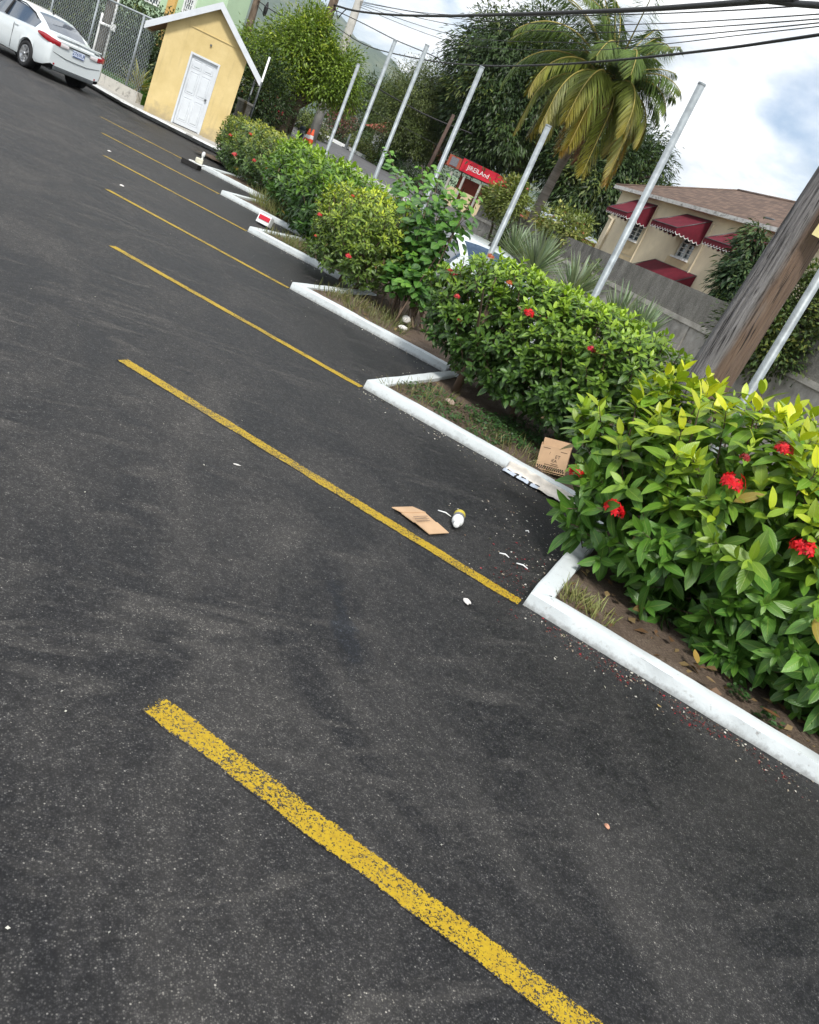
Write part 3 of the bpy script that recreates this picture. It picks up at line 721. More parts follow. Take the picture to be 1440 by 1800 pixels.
flowers(b3, [(562, 378, .036, PINK), (612, 451, .042, PINK), (555, 415, .022, CORAL), (620, 345, .025, CORAL)])
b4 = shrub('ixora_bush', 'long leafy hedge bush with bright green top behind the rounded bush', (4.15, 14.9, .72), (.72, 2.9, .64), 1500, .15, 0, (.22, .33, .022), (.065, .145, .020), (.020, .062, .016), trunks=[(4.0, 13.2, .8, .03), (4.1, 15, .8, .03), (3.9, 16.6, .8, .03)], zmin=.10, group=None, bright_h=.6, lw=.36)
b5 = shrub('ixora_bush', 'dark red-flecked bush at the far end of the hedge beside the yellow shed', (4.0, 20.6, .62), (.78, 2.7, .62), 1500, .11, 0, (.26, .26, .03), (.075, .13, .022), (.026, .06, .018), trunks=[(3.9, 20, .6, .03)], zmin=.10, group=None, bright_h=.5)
flowers(b5, [(412, 272, .06, PINK), (447, 283, .045, PINK), (471, 298, .065, RED), (405, 238, .045, CORAL), (500, 322, .04, CORAL), (440, 236, .04, CORAL)])
# tall loose shrub with round leaves
def tall_shrub():
    T = thing('leafy_shrub', 'tall loose shrub with round leaves on long upright stems in the hedge', 'shrub', (4.1, 9.3, .08)); off = chain_loc(T)
    pos, d, nn, L, col = [], [], [], [], []; b = MB()
    tips = [(682, 262, 4.15), (742, 290, 4.2), (775, 300, 4.3), (800, 330, 4.2), (832, 345, 4.3), (820, 380, 4.4), (705, 300, 4.0), (760, 330, 4.0), (720, 340, 3.9), (790, 370, 4.2), (690, 390, 3.9), (745, 370, 4.1), (770, 400, 4.2), (705, 420, 3.95), (730, 445, 4.0), (700, 470, 3.9), (780, 350, 4.6), (720, 310, 4.5), (750, 420, 4.5), (690, 350, 4.3), (715, 500, 3.9), (690, 440, 4.2), (760, 450, 4.3), (740, 480, 4.1)]
    for (px, py, X) in tips:
        t = PX(px, py, X); base = Vector((4.15+rng.uniform(-.25, .25), 9.5+rng.uniform(-.35, .35), .1))
        mid = base.lerp(t, .55)+Vector((0, 0, .12)); pts = [base, base.lerp(mid, .5)+Vector((0, 0, .06)), mid, mid.lerp(t, .5)+Vector((0, 0, .04)), t]
        b.tube(pts, [.012, .010, .008, .006, .003], 5, False)
        nl = 74
        for k in range(nl):
            f = .22+.78*(k+rng.random())/nl; i = min(3, int(f*4)); q = pts[i].lerp(pts[i+1], f*4-i)
            a = rng.uniform(0, 6.28); out = np.array([math.cos(a), math.sin(a), rng.uniform(-.1, .5)])
            st = rng.uniform(.02, .10)*(1.6 if f < .8 else 1); pos.append(np.array(q)+out*st); out[2] -= .5; d.append(out); nn.append(np.array([rng.uniform(-.4, .4)-.15, rng.uniform(-.4, .4)-.4, 1.])); L.append(rng.uniform(.075, .135)*(1-.3*(f > .93)))
            br = rng.random(); col.append(np.array((.075, .19, .03))*(1-br)+np.array((.035, .10, .022))*br if f < .85 else np.array((.12, .27, .035)))
    pos, d, nn, L, col = map(np.array, (pos, d, nn, L, col))
    arr = leaf_arrays(pos, d, nn, L, L*.82, col, True, .2, .12)
    dist = np.linalg.norm(pos, axis=1); order = np.argsort(dist-.6*rng.random(len(dist))); V, q, cc, uv = arr
    for t in order[:300]:
        me = fast_mesh('leaf', V[t]-pos[t], q, cc[t], uv); o = link('leaf', me, 'leaf', T); o.location = Vector(pos[t])-off
    leaves_obj('foliage', arr, 'leaf', T, 'stuff', order[300:], off); b.build('stem', 'twig', T, True)
tall_shrub()
# ------------------------------------------------------------------ fence posts of galvanised pipe
POST = [((1340, 660), (1440, 490), 'galvanised pipe post at the right edge beside the wooden utility pole'),
        ((1040, 530), (1238, 148), 'tallest-looking galvanised pipe post crossing the beige house front'),
        ((860, 445), (965, 220), 'shorter galvanised pipe post rising before the parked car roof'),
        ((770, 305), (846, 116), 'galvanised pipe post in front of the big mango tree, left of the red kiosk'),
        ((680, 270), (750, 78), 'galvanised pipe post behind the tall loose shrub, against the far dark tree'),
        ((612, 290), (694, 70), 'galvanised pipe post with its foot against the grey road, second from the street tree'),
        ((572, 270), (631, 112), 'short galvanised pipe post nearest the light green street tree')]
for (bx, by), (tx, ty), lab in POST:
    X = 5.0; t = PX(tx, ty, X); bb = PX(bx, by, X); y = t.y
    t.z += 1.1 if tx == 1440 else 0; T = thing('fence_post', lab, 'post', (X, y, -.2), 0, 'galvanised fence posts behind the hedge')
    b = MB(); H = t.z+.2; b.lathe([(.036, 0), (.036, H), (.032, H), (.032, H-.25)], 18); b.build('pipe', 'steel', T); T.rotation_euler = (rng.uniform(-.005, .005), rng.uniform(-.005, .005), 0)
    b = MB(); b.lathe([(.0375, H-.02), (.0385, H-.018), (.0385, H-.002), (.0375, H+.001), (.032, H+.001)], 18); b.build('rim', 'steel', T)
# thin white post beside the shed
T = thing('white_post', 'thin white post standing beside the right eave of the yellow shed', 'post', (5.0, 28.9, -.1))
b = MB(); b.lathe([(.032, 0), (.030, 3.05), (0.001, 3.06)], 10); b.build('pipe', 'white', T)

# ------------------------------------------------------------------ the near wooden utility pole
def utility_pole():
    c1, c2 = P(1212, 716, 6.45), P(1379, 455, 6.45); sl_ = (c2-c1)/(c2.z-c1.z); base = c1+sl_*(-.1-c1.z); T = thing('utility_pole', 'thick weathered wooden utility pole, half grey and half rusty brown, in hedge', 'utility pole', base)
    nz, na = 170, 96; H = 10.5; V = np.zeros((nz, na, 3)); Cc = np.zeros((nz, na, 3))
    camang = math.atan2(-base.y, -base.x); lean = Vector((sl_.x, sl_.y))
    for i in range(nz):
        z = H*(i/(nz-1))**1.5; r0 = .198-.0165*min(z, 3.)-.004*max(0, z-3)
        for k in range(na):
            a = 2*math.pi*k/na; rel = (a-camang+math.pi) % (2*math.pi)-math.pi     # + = to the left seen from the camera
            wig = .10*mnoise.noise(Vector((z*.5, 3, 0)))
            s = rel + wig
            r = r0*(1+.02*mnoise.noise(Vector((math.cos(a)*2, math.sin(a)*2, z*.35))))
            gn = mnoise.noise(Vector((a*11, z*.55, 1)))+.6*mnoise.noise(Vector((a*26, z*1.1, 4)))
            edge = 1/(1+math.exp(-(-s-.02)*22))    # left half eroded: s<0 side grey
            left = 1-edge if False else (1/(1+math.exp((s-0.05)*30)))
            r -= .012*left + left*.014*max(0, gn-.12)*1.7 + (1-left)*.004*max(0, gn-.3)
            r -= .018*math.exp(-((s-.06)/.05)**2)
            r -= .03*max(0, mnoise.noise(Vector((a*17, z*.8, 9)))-.33)*left
            V[i, k] = (r*math.cos(a)+lean.x*z, r*math.sin(a)+lean.y*z, z)
            Cc[i, k] = (1-left, max(0, min(1, .5+.5*math.cos((s-.75)*1.7)-max(0, z-2.6)*.35)), 0)
    idx = np.arange(nz*na).reshape(nz, na)
    q = np.stack([idx[:-1], np.roll(idx, -1, 1)[:-1], np.roll(idx, -1, 1)[1:], idx[1:]], -1).reshape(-1, 4)
    link('post', fast_mesh('post', V.reshape(-1, 3), q, Cc.reshape(-1, 3)), 'wood', T)
    # small sign plate nailed at the right
    ctr = P(1474, 392, 6.22); n = Vector((-ctr.x, -ctr.y, 0)).normalized(); u = Vector((-n.y, n.x, 0)); up = Vector((0, 0, 1))
    tl = math.radians(-4); uu = u*math.cos(tl)+up*math.sin(tl); vv = up*math.cos(tl)-u*math.sin(tl)
    c = ctr
    SG = thing('sign_plate', 'small cream sign plate nailed to the wooden utility pole at right edge', 'sign', c)
    M3 = Matrix((uu, vv, n)).transposed()
    b = MB(); b.box((0, 0, 0), (.20, .26, .006), M3); b.build('plate', pm('cream_sign', (.62, .53, .26), .5, .08, 6), SG)
    b = MB(); b.box(M3 @ Vector((0, .03, .005)), (.17, .05, .003), M3); b.build('blue_band', 'blueink', SG)
    M4 = M3.to_4x4(); M4.translation = M3 @ Vector((-.0, -.065, .005))
    text_obj('lettering', 'E5 13', .07, pm('red_ink', (.45, .10, .04), .6, .1, 5), SG, M4)
utility_pole()

# ------------------------------------------------------------------ concrete boundary wall
WA, WB = Vector((10.45, 8.2, 0)), Vector((14.25, 30.2, 0))
def wall():
    T = thing('boundary_wall', 'long grey stained concrete wall with a ledge below the beige house', 'wall', (WA.x, WA.y, -.4))
    d = (WB-WA); L = d.length; d = d/L; n = Vector((d.y, -d.x, 0))    # n to +x side
    N = 9
    def top(s): return 2.04-.18*s/L
    def seg(b, s0, s1, z0, z1, t0, t1):
        p = [WA+d*s0, WA+d*s1]
        za0, za1 = (z0(s0), z0(s1)) if callable(z0) else (z0, z0); zb0, zb1 = z1(s0), z1(s1)
        vs = []
        for q, lo, hi in ((p[0], za0, zb0), (p[1], za1, zb1)):
            vs += [q+n*t0+Vector((0, 0, lo)), q+n*t1+Vector((0, 0, lo)), q+n*t1+Vector((0, 0, hi)), q+n*t0+Vector((0, 0, hi))]
        b.add(vs, [(0, 1, 2, 3), (7, 6, 5, 4), (0, 4, 5, 1), (1, 5, 6, 2), (2, 6, 7, 3), (3, 7, 4, 0)])
    for k in range(N):
        s0, s1 = L*k/N, L*(k+1)/N
        b = MB(); seg(b, s0+.16, s1-.16, lambda s: -.45, lambda s: top(s)-.66, 0., .15); b.build('panel', 'roughcast', T, True)
    b = MB(); seg(b, 0, L, lambda s: top(s)-.56, top, .0, .16); b.build('parapet', 'wall', T, True)
    b = MB(); seg(b, 0, L, lambda s: top(s)-.66, lambda s: top(s)-.56, -.05, .16); b.build('ledge', 'ledge', T, True)
    for k in range(N+1):
        s = L*k/N; b = MB(); seg(b, max(0, s-.16), min(L, s+.16), lambda s: -.45, lambda s: top(s)-.662, -.03, .152); b.build('pier', 'roughcast', T, True)
wall()

# ------------------------------------------------------------------ spiky plants in front of the wall
def spiky(name, label, base, n, L, col, w=.05, group=None, spread=1., mat='foliage', cat='plant', arch=.3, stalk=0.):
    T = thing(name, label, cat, base, 0, group)
    a = rng.uniform(0, 6.28, n); e = np.radians(rng.uniform(5, 85, n))*1.0
    d = np.stack([np.cos(a)*np.cos(e)*spread, np.sin(a)*np.cos(e)*spread, np.sin(e)], 1)
    nn = np.stack([-np.cos(a)*np.sin(e), -np.sin(a)*np.sin(e), np.cos(e)], 1)
    LL = L*rng.uniform(.75, 1.1, n); h0 = (stalk+.12*L*rng.random((n, 1)))*np.array([0, 0, 1.])
    V, q, cc, uv = leaf_arrays(h0+d*.03, d, nn, LL, w, jitcol(col, n, .3), True, arch*rng.uniform(.3, 1, n), .35)
    for i in range(n):
        o = link('leaf', fast_mesh('leaf', V[i], q, cc[i], uv), mat, T)
    b = MB(); b.tube([(0, 0, -.05), (0, 0, stalk+.3*L)], [.06*L, .04*L], 7); b.build('stem', 'bark', T)
    return T
YC = (.19, .245, .15)
for (px, py, dd, L, lab) in [(945, 462, 15.4, .95, 'largest grey-green spiky yucca beside the parked white car by the wall'), (908, 432, 17.5, .8, 'grey-green spiky yucca just beyond the parked car roof'), (1012, 505, 13.6, .85, 'grey-green spiky yucca halfway along the stained wall, right of the largest'), (1088, 560, 12.4, .8, 'grey-green spiky yucca half hidden behind the hedge near the tall post'), (1125, 580, 11.6, .7, 'lowest grey-green spiky yucca poking above the hedge before the utility pole')]:
    p = P(px, py, dd); gz = ground_z(max(p.x, 7), p.y)+.01; spiky('yucca', lab, (p.x, p.y, gz), 110, L*.86, YC, .042, 'spiky yuccas along the wall', arch=.12, stalk=max(.02, p.z-.25-gz))

# ------------------------------------------------------------------ beige house with burgundy awnings
HS = 1.25
def house():
    A = Vector((16.41*HS, 25.11*HS, 0)); u = Vector((-.1232, -.9924, 0)); n = Vector((-.9924, .1232, 0)); EZ = 1.7+2.31*HS
    def Z(z): return 1.7+(z-1.7)*HS
    base = ground_z(A.x, A.y)-.6
    T = thing('beige_house', 'two-storey beige house with brown shingle roof and burgundy awnings behind the wall', 'house', (A.x, A.y, base))
    def pt(s, z, o=0.): return A+u*s+n*o+Vector((0, 0, z))
    Ltot = 16.5; dep = 9.
    wins = [(1.72*HS, 2.48*HS, Z(2.68), Z(3.36)), (4.82*HS, 5.64*HS, Z(2.70), Z(3.42)), (7.75*HS, 8.6*HS, Z(2.70), Z(3.42)), (4.75*HS, 5.8*HS, Z(.9), Z(2.0))]
    # front wall with true openings
    ss = sorted({0, Ltot, *[w[0] for w in wins], *[w[1] for w in wins]}); zs_ = sorted({base, EZ, *[w[2] for w in wins], *[w[3] for w in wins]})
    b = MB()
    for s0, s1 in zip(ss[:-1], ss[1:]):
        for z0, z1 in zip(zs_[:-1], zs_[1:]):
            sm, zm = (s0+s1)/2, (z0+z1)/2
            if any(w[0] < sm < w[1] and w[2] < zm < w[3] for w in wins): continue
            b.add([pt(s0, z0), pt(s1, z0), pt(s1, z1), pt(s0, z1)], [(0, 1, 2, 3)])
    for w in wins:                       # reveals
        for (a, c) in (((w[0], w[2]), (w[1], w[2])), ((w[1], w[2]), (w[1], w[3])), ((w[1], w[3]), (w[0], w[3])), ((w[0], w[3]), (w[0], w[2]))):
            b.add([pt(*a), pt(*c), pt(*c, -.14), pt(*a, -.14)], [(0, 1, 2, 3)])
    for c in (((0, 0), (0, -dep)), ((0, -dep), (Ltot, -dep)), ((Ltot, -dep), (Ltot, 0))):
        b.add([pt(c[0][0], base, c[0][1]), pt(c[1][0], base, c[1][1]), pt(c[1][0], EZ, c[1][1]), pt(c[0][0], EZ, c[0][1])], [(0, 1, 2, 3)])
    b.build('wall', 'cream', T, True)
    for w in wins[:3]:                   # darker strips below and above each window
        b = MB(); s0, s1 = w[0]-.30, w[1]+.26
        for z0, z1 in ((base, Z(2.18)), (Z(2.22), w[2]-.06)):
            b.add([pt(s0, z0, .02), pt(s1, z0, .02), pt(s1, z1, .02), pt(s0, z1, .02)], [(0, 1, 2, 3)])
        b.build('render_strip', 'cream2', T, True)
    for s in (2.75*HS, 6.0*HS):   # flat piers
        b = MB(); b.add([pt(s-.02, base, .0), pt(s-.02, EZ-.25, .0), pt(s-.02, EZ-.25, .05), pt(s-.02, base, .05), pt(s+.02, base, .0), pt(s+.02, EZ-.25, .0), pt(s+.02, EZ-.25, .05), pt(s+.02, base, .05)], [(0, 1, 2, 3), (7, 6, 5, 4), (2, 3, 7, 6)]); b.build('render_joint', 'cream', T, True)
    for w in wins:
        b = MB(); fw = .055; o0 = -.09
        mid = (w[0]+w[1])/2
        def fr(s0, s1, z0, z1, o=o0, t=.05):
            c = pt((s0+s1)/2, (z0+z1)/2, o); R = Matrix((u, n, Vector((0, 0, 1)))).transposed(); b.box(c, (s1-s0, t, z1-z0), R)
        fr(w[0], w[0]+fw, w[2], w[3]); fr(w[1]-fw, w[1], w[2], w[3]); fr(w[0]+fw, w[1]-fw, w[2], w[2]+fw); fr(w[0]+fw, w[1]-fw, w[3]-fw, w[3])
        fr(mid-.03, mid+.03, w[2]+fw, w[3]-fw, o0+.004)
        W_ = b.build('window', 'white', T, True)
        b = MB(); fr(w[0]-.05, w[1]+.05, w[2]-.06, w[2], .02, .14); b.build('sill', 'white', W_, True)
        b = MB()
        for half in ((w[0]+fw, mid-.03), (mid+.03, w[1]-fw)):
            for k in range(1, 5):
                z = w[2]+fw+(w[3]-w[2]-2*fw)*k/5; fr(half[0], half[1], z-.012, z+.012, o0+.0, .03)
        b.build('glazing_bar', 'white', W_, True)
        b = MB(); b.add([pt(w[0]+.01, w[2]+.01, -.13), pt(w[1]-.01, w[2]+.01, -.13), pt(w[1]-.01, w[3]-.01, -.13), pt(w[0]+.01, w[3]-.01, -.13)], [(0, 1, 2, 3)]); b.build('pane', 'glass', W_, True)
    # awnings: sloping canvas, two cheeks, scalloped valance with white edge
    for (s0, s1, z0, z1, out) in ((1.30*HS, 2.66*HS, Z(3.30), Z(3.86), 1.05), (4.47*HS, 5.84*HS, Z(3.32), Z(3.86), 1.15), (7.35*HS, 8.8*HS, Z(3.30), Z(3.84), 1.15), (4.05*HS, 6.45*HS, Z(1.75), Z(2.43), 1.3)):
        b = MB(); a0, a1 = pt(s0, z1, .02), pt(s1, z1, .02); c0, c1 = pt(s0-.05, z0, out), pt(s1+.05, z0, out); w0, w1 = pt(s0, z0, .02), pt(s1, z0, .02)
        m0, m1 = (a0+c0)/2-Vector((0, 0, .03)), (a1+c1)/2-Vector((0, 0, .03))
        b.add([a0, a1, m1, m0], [(0, 1, 2, 3)]); b.add([m0, m1, c1, c0], [(0, 1, 2, 3)]); b.add([a0, m0, c0, w0], [(0, 1, 2, 3)]); b.add([a1, w1, c1, m1], [(0, 1, 2, 3)])
        AW = b.build('awning', 'maroon', T, True)
        b = MB(); e = MB()
        for (p, q) in ((c0, c1), (w0, c0), (c1, w1)):
            L = (q-p).length; nsc = max(3, int(L/.17))
            for k in range(nsc):
                for j in range(6):
                    f0, f1 = (k+j/6)/nsc, (k+(j+1)/6)/nsc
                    h0 = .12+.075*math.sin(math.pi*j/6); h1 = .12+.075*math.sin(math.pi*(j+1)/6)
                    x0, x1 = p.lerp(q, f0), p.lerp(q, f1); zz0, zz1 = Vector((0, 0, h0)), Vector((0, 0, h1)); tz = Vector((0, 0, .024))
                    b.add([x0, x1, x1-zz1, x0-zz0], [(0, 1, 2, 3)]); e.add([x0-zz0, x1-zz1, x1-zz1-tz, x0-zz0-tz], [(0, 1, 2, 3)])
        b.build('valance', 'maroon', AW, True); e.build('valance_trim', 'white', AW, True)
        b = MB()
        for x0, x1 in ((a0, c0), (a1, c1), (c0, c1), (a0, a1)): b.tube([x0, x1], .014, 5)
        b.build('frame', 'darksteel', AW, True)
    # hip roof
    ov = .28; e0, e1, e2, e3 = pt(-ov, EZ+.08, ov), pt(Ltot+ov, EZ+.08, ov), pt(Ltot+ov, EZ+.08, -dep-ov), pt(-ov, EZ+.08, -dep-ov)
    rr_ = Vector(ray(1297, 335)); r0 = Vector((0, 0, EYE)); r0 = r0+rr_*((A-n*(dep/2)-r0).dot(n)/rr_.dot(n)); RZ = r0.z; r1 = r0+u*5.5
    me = bpy.data.meshes.new('roof'); off = chain_loc(T)
    me.from_pydata([v-off for v in (e0, e1, e2, e3, r0, r1)], [], [(0, 1, 5, 4), (2, 3, 4, 5), (3, 0, 4), (1, 2, 5)])
    uvl = me.uv_layers.new(name='UVMap')
    for pl in me.polygons:
        ls = [me.vertices[me.loops[k].vertex_index].co for k in pl.loop_indices]; ed = (ls[1]-ls[0]).normalized(); ud = pl.normal.cross(ed)
        for k in pl.loop_indices:
            v = me.vertices[me.loops[k].vertex_index].co-ls[0]; uvl.data[k].uv = (v.dot(ed), v.dot(ud))
    RF = link('roof', me, 'shingle', T)
    b = MB(); b.tube([r0, r1], .07, 6); 
    for q in ((e0, r0), (e3, r0), (e1, r1), (e2, r1)): b.tube([q[0]+Vector((0, 0, .02)), q[1]], .05, 6)
    b.build('ridge_cap', pm('ridge_cap', (.13, .09, .07), .9, .3, 3), RF, True)
    b = MB()
    for p, q in ((e0, e1), (e3, e0)): b.bar(p+Vector((0, 0, -.05)), q+Vector((0, 0, -.05)), .06, .13)
    b.build('fascia', mk_whitepaint('peeling_white', (.62, .62, .60), .5, True), RF, True)
    b = MB(); b.add([pt(-.02, EZ-.02, 0), pt(Ltot, EZ-.02, 0), pt(Ltot, EZ-.02, ov), pt(-.02, EZ-.02, ov)], [(0, 1, 2, 3)]); b.build('soffit', 'cream', RF, True)
    b = MB(); p = pt(.55, 0, .07); b.tube([p+Vector((0, 0, base)), p+Vector((0, 0, Z(3.1)))], .05, 8); b.tube([p+Vector((0, 0, Z(3.05))), p+Vector((0, 0, Z(3.12)))-u*.5], .05, 8); b.build('drain_pipe', 'cream', T, True)
    q = pt(7.3*HS, EZ+.40, -.8); b = MB(); b.box(q, (.4, .4, .18)); b.build('roof_vent', 'darksteel', RF, True, bevel=.03)
house()

# ------------------------------------------------------------------ trees
def crown(ells, nclump, per, leaf, lw, cols, droop=.3, clump_r=.55, mat='foliage', bend=.15, darkin=.0, shell=.6):
    """ells: list of (centre, radii)"""
    vol = np.array([r[0]*r[1]*r[2] for _, r in ells])**.75; pr = vol/vol.sum()
    Pp, Dd, Nn, Cc = [], [], [], []
    for c in range(nclump):
        k = rng.choice(len(ells), p=pr); ce, ra = np.array(ells[k][0]), np.array(ells[k][1])
        u = rand_unit(1)[0]; f = rng.uniform(shell, 1.02) if rng.random() < .85 else rng.uniform(.2, shell)
        cc = ce+u*ra*f
        n = per; g = rng.normal(size=(n, 3))*clump_r*np.array([.55, .55, .42])
        p = cc+g; out = nrm(g*.8 + u*.5*clump_r + rand_unit(n)*.25*clump_r)
        d = nrm(out + np.array([0, 0, -droop]) + rand_unit(n)*.35)
        nn = nrm(np.array([0, 0, 1.])+rand_unit(n)*.6+u*.4)
        br = rng.random(); base = np.array(cols[0])*(1-br)+np.array(cols[1])*br
        if rng.random() < .12: base = np.array(cols[2])
        Pp.append(p); Dd.append(d); Nn.append(nn); Cc.append(base[None]*rng.uniform(.7, 1.35, (n, 1)))
    Pp, Dd, Nn, Cc = map(np.concatenate, (Pp, Dd, Nn, Cc)); n = len(Pp)
    L = leaf*rng.uniform(.7, 1.3, n)
    return leaf_arrays(Pp, Dd, Nn, L, L*lw, Cc, False, bend)
def limbs(b, base, r, targets, split):
    for t in targets:
        t = Vector(t); m = base.lerp(split, 1.); e = split.lerp(t, .5)+Vector((rng.uniform(-.3, .3), rng.uniform(-.3, .3), .25))
        b.tube([split-Vector((0, 0, .2)), e, t], [r*.62, r*.38, r*.12], 7, False)
def tree(name, label, base, split, r, ells, nclump, per, leaf, lw, cols, droop=.3, clump_r=.55, group=None, shell=.6, cat='tree', trunkmat='bark'):
    base = Vector(base); split = Vector(split)
    T = thing(name, label, cat, base, 0, group); off = chain_loc(T)
    b = MB(); b.tube([base-Vector((0, 0, .3)), base.lerp(split, .5)+Vector((.06, .05, 0)), split], [r*1.25, r, r*.85], 10)
    limbs(b, base, r, [Vector(e[0])+Vector((rng.uniform(-.5, .5)*e[1][0], rng.uniform(-.5, .5)*e[1][1], rng.uniform(-.3, .5)*e[1][2])) for e in ells for _ in range(3)], split)
    b.build('trunk', trunkmat, T, True)
    leaves_obj('crown', crown(ells, nclump, per, leaf, lw, cols, droop, clump_r, shell=shell), 'foliage', T, None, None, off)
    return T
def E_(px, py, d, rx, rz, ry=None): 
    p = P(px, py, d); return ((p.x, p.y, p.z), (rx, ry or rx, rz))
def gbase(px, py, d):
    p = P(px, py, d); return (p.x, p.y, ground_z(p.x, p.y))
MANGO = [(.018, .040, .011), (.045, .082, .018), (.11, .14, .03)]
tree('mango_tree', 'huge dark green mango tree rising behind the coconut palm and the red kiosk', gbase(935, 330, 47), P(925, 300, 47), .42,
     [E_(905, 130, 47, 3.6, 2.9), E_(880, 215, 46, 3.0, 2.4), E_(860, 110, 47, 2.2, 2.0), E_(850, 190, 46, 2.1, 2.2), E_(955, 110, 47.5, 2.6, 2.3), E_(960, 210, 48, 3.0, 3.0), E_(845, 250, 45.5, 1.5, 1.5)], 1150, 56, .30, .26, MANGO, .55, .62)
tree('mango_tree', 'lower dark green mango tree between the palm fronds and the beige house', gbase(1040, 380, 46), P(1040, 350, 46), .3,
     [E_(1085, 320, 46, 2.6, 2.3), E_(1035, 340, 45, 2.2, 2.0), E_(1115, 270, 47, 1.6, 1.5), E_(1010, 290, 46, 2.0, 1.8), E_(1070, 250, 47, 2.0, 1.8)], 620, 56, .30, .26, MANGO, .55, .6)
tree('street_tree', 'bright light green tree with forked trunk just behind the yellow shed', gbase(492, 226, 34), P(513, 185, 34), .19,
     [E_(530, 90, 34, 1.6, 1.1), E_(490, 115, 33.6, 1.15, .8), E_(575, 125, 34, 1.25, .95), E_(545, 50, 34.3, .95, .75), E_(602, 160, 34, .8, .75), E_(455, 85, 35.5, 1.05, .7), E_(565, 150, 33.5, .9, .6), E_(465, 130, 35, .8, .55), E_(605, 105, 34.5, .55, .5)], 1000, 46, .125, .42, [(.085, .15, .016), (.17, .25, .022), (.27, .33, .03)], .25, .34, shell=.5)
tree('tamarind_tree', 'broad fine-leaved dark tree across the road with white-painted trunk base', gbase(700, 314, 49), P(705, 275, 49), .36,
     [E_(745, 180, 49, 2.4, 2.0), E_(710, 215, 48.5, 2.0, 1.9), E_(775, 220, 49.5, 1.9, 2.1), E_(700, 170, 50, 1.3, 1.2), E_(735, 245, 48.5, 2.1, 1.3), E_(765, 155, 50, 1.5, 1.2), E_(790, 175, 49.5, 1.2, 1.1)], 1300, 60, .13, .3, [(.055, .085, .022), (.10, .13, .032), (.14, .17, .045)], .45, .5)
tree('shade_tree', 'dark leafy tree far up the road left of the tall posts', gbase(640, 235, 62), P(640, 215, 62), .3,
     [E_(640, 200, 62, 2.4, 1.5), E_(660, 175, 63, 1.9, 1.4), E_(615, 190, 61, 1.6, 1.2), E_(655, 230, 60, 1.6, .8)], 240, 50, .25, .35, [(.030, .060, .018), (.055, .095, .024), (.09, .13, .03)], .3, .6)
tree('young_mango_tree', 'upright young mango tree with drooping leaves before the beige house', gbase(1290, 520, 18.5)[:2]+(-.1,), P(1300, 500, 18.5), .09,
     [E_(1292, 545, 18.5, .48, .55), E_(1315, 450, 18.5, .30, .6), E_(1292, 495, 18.3, .36, .45), E_(1335, 480, 18.6, .36, .5), E_(1322, 415, 18.5, .14, .28)], 250, 30, .17, .25, [(.022, .052, .020), (.045, .082, .030), (.08, .12, .04)], .75, .19)
tree('hedge_tree', 'clipped mixed green hedge overhanging the wall at the right edge', gbase(1400, 600, 15)[:2]+(-.2,), P(1400, 580, 15.2), .08,
     [E_(1400, 560, 15.2, 1.0, .85), E_(1340, 600, 15.0, .8, .55), E_(1450, 590, 15, .9, .7), E_(1370, 620, 14.8, .7, .35), E_(1430, 520, 15.4, .7, .6)], 420, 46, .09, .45, [(.040, .075, .020), (.085, .12, .028), (.16, .18, .035)], .2, .24, cat='hedge')
# flowering creepers hanging over the wall
for i, (px, py, dd, rx, rz, lab) in enumerate([(900, 345, 28.2, 1.0, .55, 'pale green creeper with pink specks over the wall below the mango trunk'), (990, 395, 25.4, 1.3, .5, 'loose pale creeper spilling over the wall left of the beige house'), (872, 352, 30.0, .7, .35, 'bushy creeper beside the red kiosk at the end of the wall')]):
    p = P(px, py, dd); T = tree('wall_creeper', lab, (p.x+.5, p.y, ground_z(p.x, p.y)), p, .04, [((p.x, p.y, p.z), (rx*.5, rx, rz)), ((p.x-.1, p.y-rx*.7, p.z-.25), (.35, rx*.6, rz*.6))], 70, 34, .13, .5, [(.11, .15, .035), (.21, .25, .06), (.30, .30, .09)], .2, .24, 'creepers on the boundary wall', cat='creeper')
    n = 12; pos = np.array(p)+rng.normal(size=(n, 3))*np.array([.3, rx*.6, rz*.5]); 
    many_flowers(pos, .07, (.55, .12, .12), T, 6)
# small creeper in front of the wall
p = P(1062, 485, 19.5); tree('wall_creeper', 'thin leafy vine climbing the front of the stained wall', (p.x-.25, p.y, -.3), (p.x-.25, p.y, .4), .02, [((p.x-.25, p.y, p.z), (.16, .22, .5)), ((p.x-.25, p.y-.2, p.z-.6), (.14, .25, .35))], 22, 30, .08, .55, [(.07, .11, .035), (.12, .16, .05), (.15, .18, .05)], .2, .16, 'creepers on the boundary wall', cat='creeper')
p = P(880, 425, 18.2); tree('wall_creeper', 'dark small shrub between the parked car and the wall', (p.x, p.y, -.2), (p.x, p.y, .4), .03, [((p.x, p.y, p.z), (.3, .4, .4))], 26, 34, .09, .5, [(.03, .055, .02), (.06, .09, .03), (.10, .12, .04)], .2, .18, 'creepers on the boundary wall', cat='shrub')

